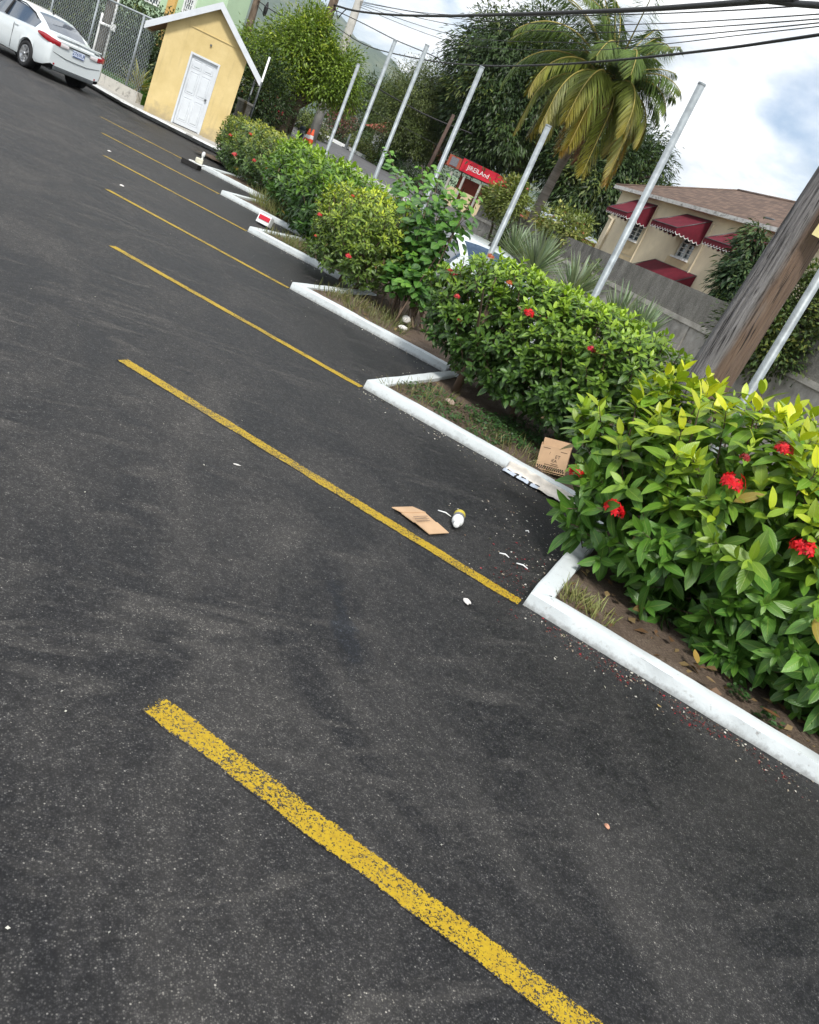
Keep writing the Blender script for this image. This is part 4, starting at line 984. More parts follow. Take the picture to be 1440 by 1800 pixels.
# ------------------------------------------------------------------ coconut palm
def palm():
    top = P(1062, 165, 30); base = gbase(925, 395, 30); base = Vector((base[0]+.2, base[1], base[2]))
    T = thing('coconut_palm', 'tall coconut palm with drooping green, yellow and brown fronds', 'palm tree', base); off = chain_loc(T)
    b = MB(); vis = P(985, 290, 30); pts = [base-Vector((0, 0, .3)), base.lerp(vis, .5)+Vector((0, .15, 0)), vis, vis.lerp(top, .55), top]
    b.tube(pts, [.21, .17, .15, .14, .13], 12); b.build('trunk', 'palmbark', T, True)
    b = MB(); b.lathe([(.0, -.5), (.22, -.4), (.30, -.1), (.26, .25), (.1, .5)], 10, None, top); b.build('crownshaft', pm('orange_fibre', (.24, .12, .045), .9, .4, 8, .6, 20), T, True)
    right = Vector((RC[0, 0], RC[1, 0], 0)).normalized()
    # (screen angle, start elevation, droop, length, colour, toward)
    GR, YE, OR, BR = (.082, .135, .022), (.15, .185, .026), (.34, .21, .03), (.12, .055, .03)
    fr = []
    for k in range(44):
        a = 2*math.pi*k/44*5.0+rng.uniform(-.25, .25); f = k/43
        e0 = math.radians(84-80*f**1.15+rng.uniform(-8, 8)); ln = 3.45+.35*math.sin(f*3.1)+rng.uniform(-.25, .25); ln *= 1-.40*max(0, math.cos(a)*right.x+math.sin(a)*right.y)
        dr = .85+1.7*f
        col = GR if f < .72 else YE
        fr.append((a, e0, dr, ln, col, .55 if f < .6 else .2))
    fr += [(3.9, .1, 3.0, 3.4, OR, 0), (4.3, .05, 3.3, 3.2, BR, 0), (4.9, .2, 2.9, 3.6, YE, 0), (5.1, .1, 3.3, 3.6, OR, 0), (3.5, .15, 2.8, 3.5, YE, 0), (4.5, .0, 3.3, 3.5, YE, 0)]
    for (a, e0, dr, ln, col, fz) in fr:
        h = Vector((math.cos(a), math.sin(a), 0)); pts = []; p = top+Vector((0, 0, .2))+h*.15; ns = 22
        el = e0
        for i in range(ns+1):
            pts.append(p.copy()); el2 = el - dr*(i/ns)**1.15*1.05
            el2 = max(el2, -1.50); p = p+(h*math.cos(el2)+Vector((0, 0, math.sin(el2))))*(ln/ns)
        b = MB(); b.tube(pts, [.035*(1-.85*i/ns)+.004 for i in range(ns+1)], 5, False)
        F = b.build('frond', pm('rachis', (.30, .25, .06), .6, .2, 4) if 'rachis' not in bpy.data.materials else bpy.data.materials['rachis'], T, True)
        nl = 105; pos, d, nn, LL, cc = [], [], [], [], []
        for s in (-1, 1):
            for i in range(nl):
                t = .10+.90*(i+rng.random()*.5)/nl; x = t*ns; j = min(ns-1, int(x)); q = pts[j].lerp(pts[j+1], x-j); tn = (pts[j+1]-pts[j]).normalized()
                sd = tn.cross(Vector((-h.y, h.x, 0)).cross(tn)) if False else Vector((-h.y, h.x, 0))
                upv = sd.cross(tn)*(-1)
                if upv.z < 0 and False: upv = -upv
                dd = sd*s*.72 + tn*.62 + Vector((0, 0, -.30-.55*rng.random())) + Vector(rand_unit(1)[0])*.10
                pos.append(q); d.append(dd); nn.append(Vector((0, 0, 1))+h*.4); LL.append(.88*math.sin(math.pi*min(1., .16+.80*t))**.6*rng.uniform(.85, 1.1))
                tipf = max(0, t-.55)*1.1 if col != GR else max(0, t-.8)*.5
                cb = np.array(col)*(1-tipf)+np.array(OR if col != BR else BR)*tipf; cc.append(cb*rng.uniform(.75, 1.25))
        pos, d, nn, LL, cc = [np.array(v) for v in (pos, d, nn, LL, cc)]
        leaves_obj('leaflets', leaf_arrays(pos, d, nn, LL, .040, cc, False, .12), 'foliage', F, 'stuff', None, off)
palm()
# ------------------------------------------------------------------ the yellow shed
def shed():
    A = Vector((1.82, 27.0, .12)); rz = math.atan2(-.33, 2.24); Wd, Dp, H, AP = 2.26, 2.3, 2.46, 3.36
    T = thing('shed', 'small pale yellow rendered shed with white gable boards and white panelled door', 'shed', A, rz)
    d0, d1, dh = .78, 1.62, 1.97
    b = MB(); xs_ = [0, d0, d1, Wd]; 
    b.add([(0, 0, 0), (d0, 0, 0), (d0, 0, dh), (0, 0, dh)], [(0, 1, 2, 3)]); b.add([(d1, 0, 0), (Wd, 0, 0), (Wd, 0, dh), (d1, 0, dh)], [(0, 1, 2, 3)])
    b.add([(0, 0, dh), (d0, 0, dh), (d1, 0, dh), (Wd, 0, dh), (Wd, 0, H), (Wd/2+.08, 0, AP), (0, 0, H)], [(0, 1, 2, 3, 4, 5, 6)])
    for (x0, z0), (x1, z1) in (((d0, 0), (d0, dh)), ((d0, dh), (d1, dh)), ((d1, dh), (d1, 0))): b.add([(x0, 0, z0), (x1, 0, z1), (x1, .14, z1), (x0, .14, z0)], [(0, 1, 2, 3)])
    b.add([(0, 0, 0), (0, Dp, 0), (0, Dp, H), (0, 0, H)], [(0, 1, 2, 3)]); b.add([(Wd, 0, 0), (Wd, Dp, 0), (Wd, Dp, H), (Wd, 0, H)], [(0, 1, 2, 3)])
    b.add([(0, Dp, 0), (Wd, Dp, 0), (Wd, Dp, H), (Wd/2+.08, Dp, AP), (0, Dp, H)], [(0, 1, 2, 3, 4)])
    b.build('wall', 'shedwall', T)
    b = MB(); b.box((Wd/2, -.012, 2.56), (Wd*.93, .02, .018)); b.build('string_line', MT['shedwall'], T)
    # roof
    ax = Wd/2+.08; ov = .52; fr = -.22; bk = Dp+.15; t = .06
    sl_l = (AP-H)/ax; sl_r = (AP-H)/(Wd-ax); zl, zr = H-ov*sl_l, H-ov*sl_r; up = .05
    b = MB(); b.add([(-ov, fr+.03, zl+up), (ax, fr+.03, AP+up), (ax, bk, AP+up), (-ov, bk, zl+up)], [(0, 1, 2, 3)]); b.add([(ax, fr+.03, AP+up), (Wd+ov, fr+.03, zr+up), (Wd+ov, bk, zr+up), (ax, bk, AP+up)], [(0, 1, 2, 3)])
    R = b.build('roof', 'roofgrey', T); md = R.modifiers.new('s', 'SOLIDIFY'); md.thickness = .03; md.offset = 1
    b = MB()
    for (x0, z0, x1, z1) in ((-ov, zl, ax, AP), (ax, AP, Wd+ov, zr)):
        b.prism([(x0, fr, z0-.10), (x1, fr, z1-.10), (x1, fr, z1+.09), (x0, fr, z0+.09)], (0, .028, 0)) if x1 == ax else b.prism([(x0, fr+.001, z0-.10), (x1, fr+.001, z1-.10), (x1, fr+.001, z1+.09), (x0, fr+.001, z0+.09)], (0, .028, 0))
    b.build('barge_board', 'whitewood', R)
    b = MB()
    for x, z in ((-ov, zl), (Wd+ov, zr)): b.box((x, (fr+bk)/2+.02, z), (.03, bk-fr-.08, .17))
    b.build('fascia', 'whitewood', R)
    b = MB(); b.add([(-ov+.02, fr+.04, zl-.04), (0, fr+.04, H-.05), (0, bk, H-.05), (-ov+.02, bk, zl-.04)], [(0, 1, 2, 3)]); b.add([(Wd+ov-.02, fr+.04, zr-.04), (Wd, fr+.04, H-.05), (Wd, bk, H-.05), (Wd+ov-.02, bk, zr-.04)], [(0, 1, 2, 3)]); b.build('soffit', 'soffit', R)
    # door
    b = MB(); b.box(((d0+d1)/2, .07, dh/2+.005), (d1-d0-.10, .04, dh-.06)); Dr = b.build('door', 'whitewood', T)
    b = MB()
    for x in (d0+.028, d1-.028): b.box((x, .03, dh/2), (.054, .10, dh))
    b.box(((d0+d1)/2, .03, dh-.028), (d1-d0-.11, .10, .054)); b.build('door_frame', 'whitewood', T, bevel=.004)
    dw = d1-d0-.10; cx = (d0+d1)/2
    for sx in (-1, 1):
        for (z0, z1) in ((.16, .80), (.92, 1.50), (1.60, 1.82)):
            b = MB(); x0, x1 = (cx-dw/2+.08, cx-.035) if sx < 0 else (cx+.035, cx+dw/2-.08)
            for (p, q, w, h) in (((x0, z0), (x1, z0), .0, 0), ((x1, z0), (x1, z1), 0, 0), ((x1, z1), (x0, z1), 0, 0), ((x0, z1), (x0, z0), 0, 0)): b.tube([(p[0], .052, p[1]), (q[0], .052, q[1])], .013, 6)
            b.box(((x0+x1)/2, .052, (z0+z1)/2), (x1-x0-.08, .034, z1-z0-.08)); b.build('panel', 'whitewood', Dr, bevel=.01)
    b = MB(); b.lathe([(.0, -.05), (.03, -.045), (.034, -.02), (.015, 0), (.028, .012), (.028, .02)], 12, Matrix.Rotation(math.radians(-90), 3, 'X'), (d1-.115, .03, .95)); b.build('knob', 'darksteel', Dr)
    b = MB(); b.box((cx, -.12, -.0), (d1-d0+.2, .24, .03)); b.build('threshold', 'concrete', T)
    b = MB(); b.box((Wd/2+.1, -.03, 2.33), (.05, .03, .05)); b.build('hook', 'darksteel', T)
shed()
# stub wall right of the shed
T = thing('stub_wall', 'short grey block wall just right of the yellow shed', 'wall', (4.75, 28.2, 0)); b = MB(); b.box((0, .9, .72), (.15, 1.9, 1.45)); b.build('blockwork', 'wall', T); b = MB(); b.box((0, .9, 1.475), (.2, 2., .06)); b.build('coping', 'concrete', T)
T = thing('mesh_gate', 'dark metal gate leaf beside the stub wall and the shed', 'gate', (4.95, 28.6, .1)); 
for x0, x1, w in (((0, 0, 0), (0, 0, 2.1), .03), ((.0, 1.2, 0), (.0, 1.2, 2.1), .03)): b = MB(); b.tube([x0, x1], w, 8); b.build('stile', 'darksteel', T)
for z in (.1, 1.05, 2.05): b = MB(); b.tube([(0, 0, z), (0, 1.2, z)], .022, 6); b.build('rail', 'darksteel', T)

# ------------------------------------------------------------------ low wall, lawn, chain link fence, hedge beyond
FA, FB = Vector((-4.6, 38.5, 0)), Vector((1.75, 28.9, 0)); fd = (FB-FA).normalized(); fn = Vector((fd.y, -fd.x, 0))   # fn points to the lot
if fn.y > 0: fn = -fn
T = thing('low_wall', 'low whitewashed wall under the chain-link fence between car and shed', 'wall', FB)
b = MB(); b.bar(FA+Vector((0, 0, .21)), FB+Vector((0, 0, .21)), .18, .42); b.build('blockwork', mk_whitepaint('old_whitewash', (.52, .50, .45), .5, 'part'), T, True)
b = MB(); pts = [FA-fn*.1, FB-fn*.1, FB-fn*.1+Vector((3.2, 4.2, 0)), FA-fn*.1+Vector((6, 9, 0))]; b.prism([(p.x, p.y, -.02) for p in pts], (0, 0, .40)); b.build('lawn', 'lawn', None, kind='structure')
gp_ = []; 
for k in range(5200):
    s, t = rng.random(), rng.random(); p = FA.lerp(FB, s)-fn*(.15+2.8*t); gp_.append((p.x, p.y, .37))
gp_ = np.array(gp_); n = len(gp_); dd = nrm(rng.normal(size=(n, 3))*.35+np.array([0, 0, 1.])); o = leaves_obj('lawn_grass', leaf_arrays(gp_, dd, rand_unit(n), rng.uniform(.04, .09, n), .012, jitcol((.075, .17, .02), n, .3), False, .2), 'foliage', None, 'stuff'); o['label'] = 'mown green lawn grass behind the low wall'; o['category'] = 'grass'
T = thing('chain_link_fence', 'chain-link fence with steel posts on the low wall behind the white car', 'fence', FB)
FL = (FB-FA).length; nP = 5; topz = 2.45
for k in range(nP):
    p = FA+fd*(FL*k/nP+1.55); b = MB(); b.tube([p+Vector((0, 0, .30)), p+Vector((0, 0, topz))], .034, 8); b.build('post', 'steel', T, True)
b = MB(); b.tube([FA+Vector((0, 0, topz)), FB+Vector((0, 0, topz))], .028, 8); b.build('top_rail', 'steel', T, True)
b = MB(); sp = .125; z0, z1 = .43, topz; hh = z1-z0
for sgn in (1, -1):
    for k in range(int((FL+hh)/sp)):
        s0 = k*sp - (hh if sgn > 0 else 0); s1 = s0+sgn*hh if sgn > 0 else s0-hh
        a, c = (s0, z0), (s1, z1)
        def clip(a, c):
            lo, hi = 0., 1.
            for i in (0, 1):
                pass
            ds = c[0]-a[0]
            for lim, sg in ((0, 1), (FL, -1)):
                f0, f1 = sg*(a[0]-lim), sg*(c[0]-lim)
                if f0 < 0 and f1 < 0: return None
                if f0*f1 < 0:
                    t = f0/(f0-f1)
                    if f0 < 0: lo = max(lo, t)
                    else: hi = min(hi, t)
            return None if lo >= hi else ((a[0]+ds*lo, a[1]+(c[1]-a[1])*lo), (a[0]+ds*hi, a[1]+(c[1]-a[1])*hi))
        r = clip(a, c)
        if r: b.tube([FA+fd*r[0][0]+Vector((0, 0, r[0][1])), FA+fd*r[1][0]+Vector((0, 0, r[1][1]))], .0065, 3, False)
b.build('chain_link', 'steel', T, True)
HC = [(.022, .045, .014), (.045, .075, .02), (.13, .16, .03)]
def hedge_row(label, a, c, w, z, n, per, leaf, cols, name='hedge'):
    a, c = Vector(a), Vector(c); k = max(3, int((c-a).length/1.3)); ells = []
    for i in range(k+1):
        q = a.lerp(c, i/k); ells.append(((q.x, q.y, z*.5), (w, w, z*.55)))
    return tree(name, label, (a+c)/2, (a+c)/2+Vector((0, 0, .6)), .05, ells, n, per, leaf, .4, cols, .2, .38, cat='hedge', shell=.75)
hedge_row('tall dark clipped hedge behind the chain-link fence', FA-fn*3.0+Vector((-3, 3, .3)), FB-fn*3.4+Vector((1.0, -.2, .3)), .85, 2.9, 1900, 46, .13, HC)
p = Vector((1.72, 30.4, .37)); spiky('variegated_agave', 'yellow-striped spiky agave on the lawn beside the yellow shed', p, 46, .85, (.40, .38, .15), .075, None, arch=.35)
p = Vector((2.0, 31.6, .37)); spiky('variegated_agave', 'smaller green spiky agave behind the striped one on the lawn', p, 40, .6, (.13, .20, .05), .06, None, arch=.3)

# ------------------------------------------------------------------ parked saloon cars
def car_mesh_parts():
    L2 = 2.2
    def interp(x, pts):
        for (x0, v0), (x1, v1) in zip(pts[:-1], pts[1:]):
            if x <= x1: 
                f = (x-x0)/(x1-x0); return v0+(v1-v0)*f
        return pts[-1][1]
    top = [(-2.2, .96), (-2.15, 1.02), (-2.05, 1.05), (-1.72, 1.075), (-1.60, 1.10), (-1.35, 1.235), (-1.1, 1.345), (-.85, 1.415), (-.5, 1.455), (-.1, 1.475), (.2, 1.465), (.45, 1.425), (.7, 1.335), (.95, 1.21), (1.2, 1.075), (1.32, 1.03), (1.6, .975), (1.9, .90), (2.08, .80), (2.2, .66)]
    wid = [(-2.2, .70), (-2.15, .765), (-2.05, .80), (-1.8, .835), (-1.3, .85), (0, .85), (1.3, .845), (1.75, .81), (2.0, .74), (2.2, .58)]
    belt = [(-2.2, .90), (-2.0, .955), (-1.3, .965), (0, .93), (1.3, .88), (2.2, .60)]
    bot = [(-2.2, .36), (-2.1, .28), (-1.8, .22), (1.8, .20), (2.2, .28)]
    st = sorted(set([-2.2, -2.15, -2.05, -1.9, -1.72, -1.64, -1.60, -1.35, -1.1, -.98, -.85, -.5, -.1, .2, .45, .7, .95, 1.2, 1.32, 1.6, 1.9, 2.08, 2.2] + [xc+.37*math.cos(math.pi*k/12) for xc in (-1.3, 1.3) for k in range(13)]))
    st = [s for i, s in enumerate(st) if i == 0 or s-st[i-1] > .012]
    secs = []
    for x in st:
        zt, w, bl, zb = interp(x, top), interp(x, wid), interp(x, belt), interp(x, bot)
        arch = 0
        for xc in (-1.3, 1.3):
            if abs(x-xc) < .37: arch = .30+math.sqrt(max(0, .37**2-(x-xc)**2))
        g = max(0., min(1., (zt-bl-.10)/.3))           # 1 inside the cabin
        zb2 = max(zb, arch)
        bl2 = min(bl, zt-.05)
        pw = [(0, zb), (w*.80, zb), (w*.95, max(zb+.03, arch)), (w*.985, max(zb+.10, arch+.012)), (w, max(.52, arch+.02)), (w*.99, max(.70, arch+.035)), (w*.985, max(.80, bl2-.10)), (w*.955, bl2)]
        ctop = w*.955*(1-g)+.70*g
        wg1 = w*.90; wg2 = (w*.78)*(1-g)+(.60)*g; wr = (w*.62)*(1-g)+.50*g
        zg1 = bl2+.022*(1-g)+.025*g; zg2 = (zt-.018)*(1-g)+(zt-.085)*g; zr = (zt-.008)*(1-g)+(zt-.03)*g
        pw += [(wg1, min(zg1, zt-.02)), (wg2, max(zg2, min(zg1, zt-.02))), (wr, max(zr, min(zg1, zt-.02))), (wr*.5, zt-.006), (0, zt)]
        secs.append([Vector((x, y, z)) for y, z in pw])
    n = len(secs[0])
    body, rear, front = [MB() for _ in range(3)]; side_f, side_r = (MB(), MB()), (MB(), MB())
    under = MB()
    for i in range(len(st)-1):
        xm = (st[i]+st[i+1])/2
        for j in range(n-1):
            q = [secs[i][j], secs[i+1][j], secs[i+1][j+1], secs[i][j+1]]
            tgt = body
            if j in (0, 1): tgt = under
            elif j >= 10 and -1.62 < xm < -.96: tgt = rear
            elif j >= 10 and .42 < xm < 1.22: tgt = front
            elif j == 8 and -1.42 < xm < -.02: tgt = side_r
            elif j == 8 and -.02 < xm < .98: tgt = side_f
            for k_, s in enumerate((1, -1)): (tgt[k_] if isinstance(tgt, tuple) else tgt).add([Vector((v.x, v.y*s, v.z)) for v in q], [(0, 1, 2, 3)], True)
    for e in (0, -1):
        for j in range(1, n-1):
            a, c = secs[e][j], secs[e][j+1]; body.add([a, c, Vector((c.x, -c.y, c.z)), Vector((a.x, -a.y, a.z))], [(0, 1, 2, 3)], False)
    return body, under, rear, front, side_f, side_r, secs, st
def weld(o):
    bm = bmesh.new(); bm.from_mesh(o.data); bmesh.ops.remove_doubles(bm, verts=bm.verts, dist=.0008); bmesh.ops.recalc_face_normals(bm, faces=bm.faces); bm.to_mesh(o.data); bm.free(); return o
def make_car(label, loc, rz, plate):
    T = thing('car', label, 'car', loc, rz, None)
    body, under, rear, front, sf, sr, secs, st = car_mesh_parts()
    B = weld(body.build('body', 'carpaint', T)); md = B.modifiers.new('e', 'EDGE_SPLIT'); md.split_angle = math.radians(38)
    weld(under.build('underbody', 'black', T)); weld(rear.build('rear_window', 'carglass', T)); weld(front.build('windscreen', 'carglass', T)); [weld(w_.build(nm_, 'carglass', T)) for nm_, ws_ in (('front_side_window', sf), ('rear_side_window', sr)) for w_ in ws_]
    b = MB(); b.box((-.05, 0, .62), (2.9, 1.35, .62)); b.build('cabin_floor', 'black', T)
    for s in (1, -1):
        b = MB(); b.box((-.02, s*.70, 1.16), (.07, .05, .40), Matrix.Rotation(s*.42, 3, 'X')); b.build('door_pillar', 'black', T)
        b = MB(); b.tube([(-1.40, s*.62, 1.05+.02), (-1.05, s*.63, 1.30), (-.55, s*.635, 1.405), (.1, s*.635, 1.40), (.6, s*.66, 1.28), (1.0, s*.72, 1.06)], .016, 5); b.build('window_trim', 'black', T)
        for xc in (-1.3, 1.3):
            Wl = bpy.data.objects.new('wheel', None); C.objects.link(Wl); Wl.parent = T; Wl.location = (xc, s*.74, .31); Wl.rotation_euler = (math.radians(-90*s), 0, 0)
            b = MB(); b.lathe([(.20, -.10), (.29, -.105), (.31, -.08), (.312, .06), (.295, .098), (.215, .10), (.205, .06)], 28); b.build('tyre', 'black', Wl)
            b = MB(); b.lathe([(.205, -.08), (.208, .095), (.195, .098), (.18, .05), (.0, .04)], 28)
            for k in range(7): 
                a = 2*math.pi*k/7; b.bar((.03*math.cos(a), .03*math.sin(a), .085), (.20*math.cos(a), .20*math.sin(a), .088), .045, .03)
            b.lathe([(.05, .06), (.05, .105), (.0, .108)], 12); b.build('rim', 'alloy', Wl)
        for xc in (-1.3, 1.3): b = MB(); b.lathe([(.0, -.02), (.355, -.02), (.36, .0)], 24, Matrix.Rotation(math.radians(-90*s), 3, 'X'), (xc, s*.55, .33)); b.build('wheel_well', 'black', T)
        # tail lamp wrapping round the corner
        path = [(-2.222, .30), (-2.212, .52), (-2.190, .70), (-2.10, .800), (-1.93, .838), (-1.72, .853)]; zc = [.865, .872, .885, .905, .925, .945]; hh = [.040, .055, .066, .070, .062, .03]
        b = MB(); vs = []
        for (x, y), z, h in zip(path, zc, hh):
            for dx, dz in ((0, -h), (-.012, -h*.6), (-.012, h*.6), (0, h)):
                nx_, ny_ = (-1, 0) if x < -2.15 else ((-.6, .8) if x < -2.0 else (0, 1)); k = -dx
                vs.append((x+nx_*k, s*(y+ny_*k), z+dz))
        fs = [(i*4+j, i*4+j+1, (i+1)*4+j+1, (i+1)*4+j) for i in range(len(path)-1) for j in range(3)]
        b.m = 0; b.add(vs, fs, True)
        for i, f in enumerate(b.f): b.mi[i] = 1 if (i//3 == 0) else 0
        b.build('tail_light', ['redlens', 'clearlens'], T)
        b = MB(); b.box((-2.165, s*.655, .40), (.02, .20, .045), Matrix.Rotation(-s*.45, 3, 'Z')); b.build('bumper_reflector', 'redlens', T, bevel=.006)
        b = MB(); b.tube([(.92, s*.84, .97), (.93, s*.93, .99)], .022, 6); b.lathe([(0, -.06), (.075, -.045), (.085, .02), (.06, .06), (0, .065)], 14, Matrix.Rotation(math.radians(-90), 3, 'Y'), (.92, s*1.0, 1.01)); b.build('door_mirror', ['carpaint'], T)
        for x in (-.72, .28): b = MB(); b.box((x, s*.852, .86), (.17, .022, .026)); b.build('door_handle', 'carpaint', T, bevel=.008)
        for x in (-.60, .32, 1.08): b = MB(); b.box((x, s*.849, .58), (.008, .012, .60)); b.build('door_seam', 'darksteel', T)
    b = MB(); b.box((-2.216, 0, .905), (.022, .62, .022)); b.build('garnish', 'ink', T)
    b = MB(); b.tube([(-2.20, -.66, .66), (-2.21, -.3, .60), (-2.212, 0, .595), (-2.21, .3, .60), (-2.20, .66, .66)], .007, 5); b.build('bumper_seam', 'darksteel', T)
    b = MB(); b.box((-2.185, 0, .30), (.05, 1.15, .10)); b.build('lower_bumper', 'darksteel', T, bevel=.02)
    b = MB(); b.box((-2.14, 0, 1.055), (.10, 1.25, .025)); b.build('boot_lip', 'carpaint', T, bevel=.01)
    b = MB(); b.box((-2.214, 0, .805), (.014, .33, .155)); PL = b.build('number_plate', 'plate', T, bevel=.003)
    M4 = Matrix(((0, 0, -1, -2.2225), (-1, 0, 0, 0), (0, 1, 0, .812), (0, 0, 0, 1)))
    text_obj('characters', plate, .115, 'blueink', PL, M4)
    b = MB(); b.box((-2.222, 0, .742), (.006, .30, .018)); b.build('plate_strip', 'blueink', PL)
    b = MB()
    for y0, y1 in ((-.035, -.028), (.035, .028)): b.bar((-2.172, y0, 1.005), (-2.182, y1, .955), .014, .014)
    b.bar((-2.178, -.03, .978), (-2.178, .03, .978), .012, .014); b.build('emblem', 'alloy', T)
    b = MB(); b.box((-2.19, -.50, .985), (.006, .15, .022)); b.build('badge', 'darksteel', T)
    b = MB(); b.lathe([(.03, 0), (.02, .03), (.004, .06), (.003, .10)], 8, None, (-.75, 0, 1.43)); b.build('aerial', 'black', T)
    b = MB(); b.box((-2.0, .55, .25), (.14, .05, .05)); b.build('exhaust', 'darksteel', T)
    return T
MT['carglass'] = mk_glass('car_glass', (.035, .055, .085), .04)
hd = math.atan2(.84, -.54)
lr, rr = G(42, 118), G(145, 158)
axc = Vector((-.58, 26.0, 0)); hv = Vector((math.cos(hd), math.sin(hd), 0))
make_car('white saloon car with red tail lamps and blue number plate, seen from behind', axc+hv*1.3, hd, '2769LR')
make_car('white car parked behind the hedge, only roof and rear window showing', (6.12, 12.7, ground_z(7, 11)+.012), math.radians(86), '')

# ------------------------------------------------------------------ litter and small things on the ground
def sheet_on_ground():
    pts = [(689, 892), (706, 902), (727, 920), (755, 939), (789, 937), (767, 921), (747, 904), (725, 891)]
    b = MB(); v = [G(x, y, .012) for x, y in pts]; c = sum(v, Vector())/len(v)
    T = thing('cardboard_sheet', 'flat tan piece of cardboard lying beside the yellow line', 'cardboard', (c.x, c.y, .004))
    for q, z in zip(v, (.004, .008, .016, .004, .004, .014, .016, .004)): q.z = .006+z
    b.add([v[0], v[1], v[6], v[7]], [(0, 1, 2, 3)]); b.add([v[1], v[2], v[5], v[6]], [(0, 1, 2, 3)]); b.add([v[2], v[3], v[4], v[5]], [(0, 1, 2, 3)])
    o = b.build('board', 'cardboard', T, True); md = o.modifiers.new('s', 'SOLIDIFY'); md.thickness = .005
    b = MB()
    for k in range(3):
        a, c2 = G(727+k*3, 908+k*4, .0355), G(752+k*2, 907+k*4, .0355); b.bar(a, c2, .006, .001)
    b.build('print', pm('faded_ink', (.22, .15, .10), .8, .2, 20), T, True)
sheet_on_ground()
def carton():
    base = G(966, 829, .065); n = Vector((-base.x, -base.y, 0)).normalized(); r = Vector((-n.y, n.x, 0)); up = Vector((0, 0, 1))
    a = math.radians(13); rr_ = r*math.cos(a)+up*math.sin(a)*1; u2 = up*math.cos(a)-r*math.sin(a)
    tl = math.radians(-14); u3 = u2*math.cos(tl)+n*math.sin(tl); n3 = rr_.cross(u3)
    T = thing('cardboard_box', 'open brown cardboard box with black print standing behind the kerb', 'box', base)
    M3 = Matrix((rr_, u3, n3)).transposed()     # local: x right, y up, z towards camera
    w, h, d, t = .245, .205, .17, .005
    def bx(b, c, s): b.box(M3 @ Vector(c), s, M3)
    b = MB(); bx(b, (0, h/2, 0), (w, h, t)); F = b.build('front_panel', 'cardboard', T)
    b = MB(); bx(b, (0, h/2+.035, -d), (w, h+.07, t)); b.build('back_panel', 'cardboard', T)
    for s in (-1, 1): b = MB(); bx(b, (s*(w/2-.003), h/2+.01, -d/2), (t, h+.02, d-t*1.2)); b.build('side_panel', 'cardboard', T)
    b = MB(); bx(b, (0, .004, -d/2), (w-.014, t, d-t*1.4)); b.build('bottom_panel', 'cardboard', T)
    b = MB(); bx(b, (0, -.012, .02), (w*.96, t, .05)); b.build('flap', 'cardboard', T)
    def M(x, y): 
        m = M3.to_4x4(); m.translation = M3 @ Vector((x, y, t/2+.0008)); return m
    text_obj('lettering', 'ET', .040, 'ink', F, M(.035, .128), ext=.0004); text_obj('lettering', 'iEA', .036, 'ink', F, M(.012, .092), ext=.0004); text_obj('lettering', '/', .035, 'ink', F, M(-.035, .148), ext=.0004)
    b = MB()
    for x, y, l in ((-.07, .185, .06), (.075, .178, .055), (.02, .066, .06), (.0, .052, .12)): bx(b, (x, y, t/2+.0006), (l, .006, .0006))
    b.build('small_print', pm('brown_ink', (.10, .065, .04), .8, .2, 30), F, kind='stuff')
    b = MB()
    for k in range(13):
        for row in range(2):
            x = -w/2+.012+k*.0175+row*.0087
            if x < w/2-.008: bx(b, (x, .032-row*.015, t/2+.0006), (.0115, .0145, .0006))
    b.build('chequer_band', 'ink', F, kind='stuff')
carton()
def bottle(label, base_px, neck_px, r, L, mats, name='plastic_bottle'):
    a, c = G(*base_px, r), G(*neck_px, r); d = (c-a).normalized(); T = thing(name, label, 'bottle', (a.x, a.y, 0))
    R = Vector((0, 0, 1)).rotation_difference(d).to_matrix(); o = Vector((0, 0, r+.004))
    b = MB(); b.lathe([(0, 0), (r*.9, .002), (r, .012), (r, L*.30)], 20, R, o); b.build('base', mats[0], T)
    b = MB(); b.lathe([(r*1.004, L*.30), (r*1.004, L*.52)], 20, R, o); b.build('label', mats[1], T)
    b = MB(); b.lathe([(r, L*.52), (r, L*.66), (r*.85, L*.76), (r*.42, L*.84), (r*.40, L*.88)], 20, R, o); b.build('shoulder', mats[2], T)
    b = MB(); b.lathe([(r*.40, L*.87), (r*.52, L*.88), (r*.52, L*.99), (r*.46, L), (0, L)], 16, R, o); b.build('cap', mats[2], T)
bottle('white plastic bottle with yellow band lying near the cardboard sheet', (808, 905), (802, 923), .036, .20, ('yplastic', 'gplastic', 'plastic'))
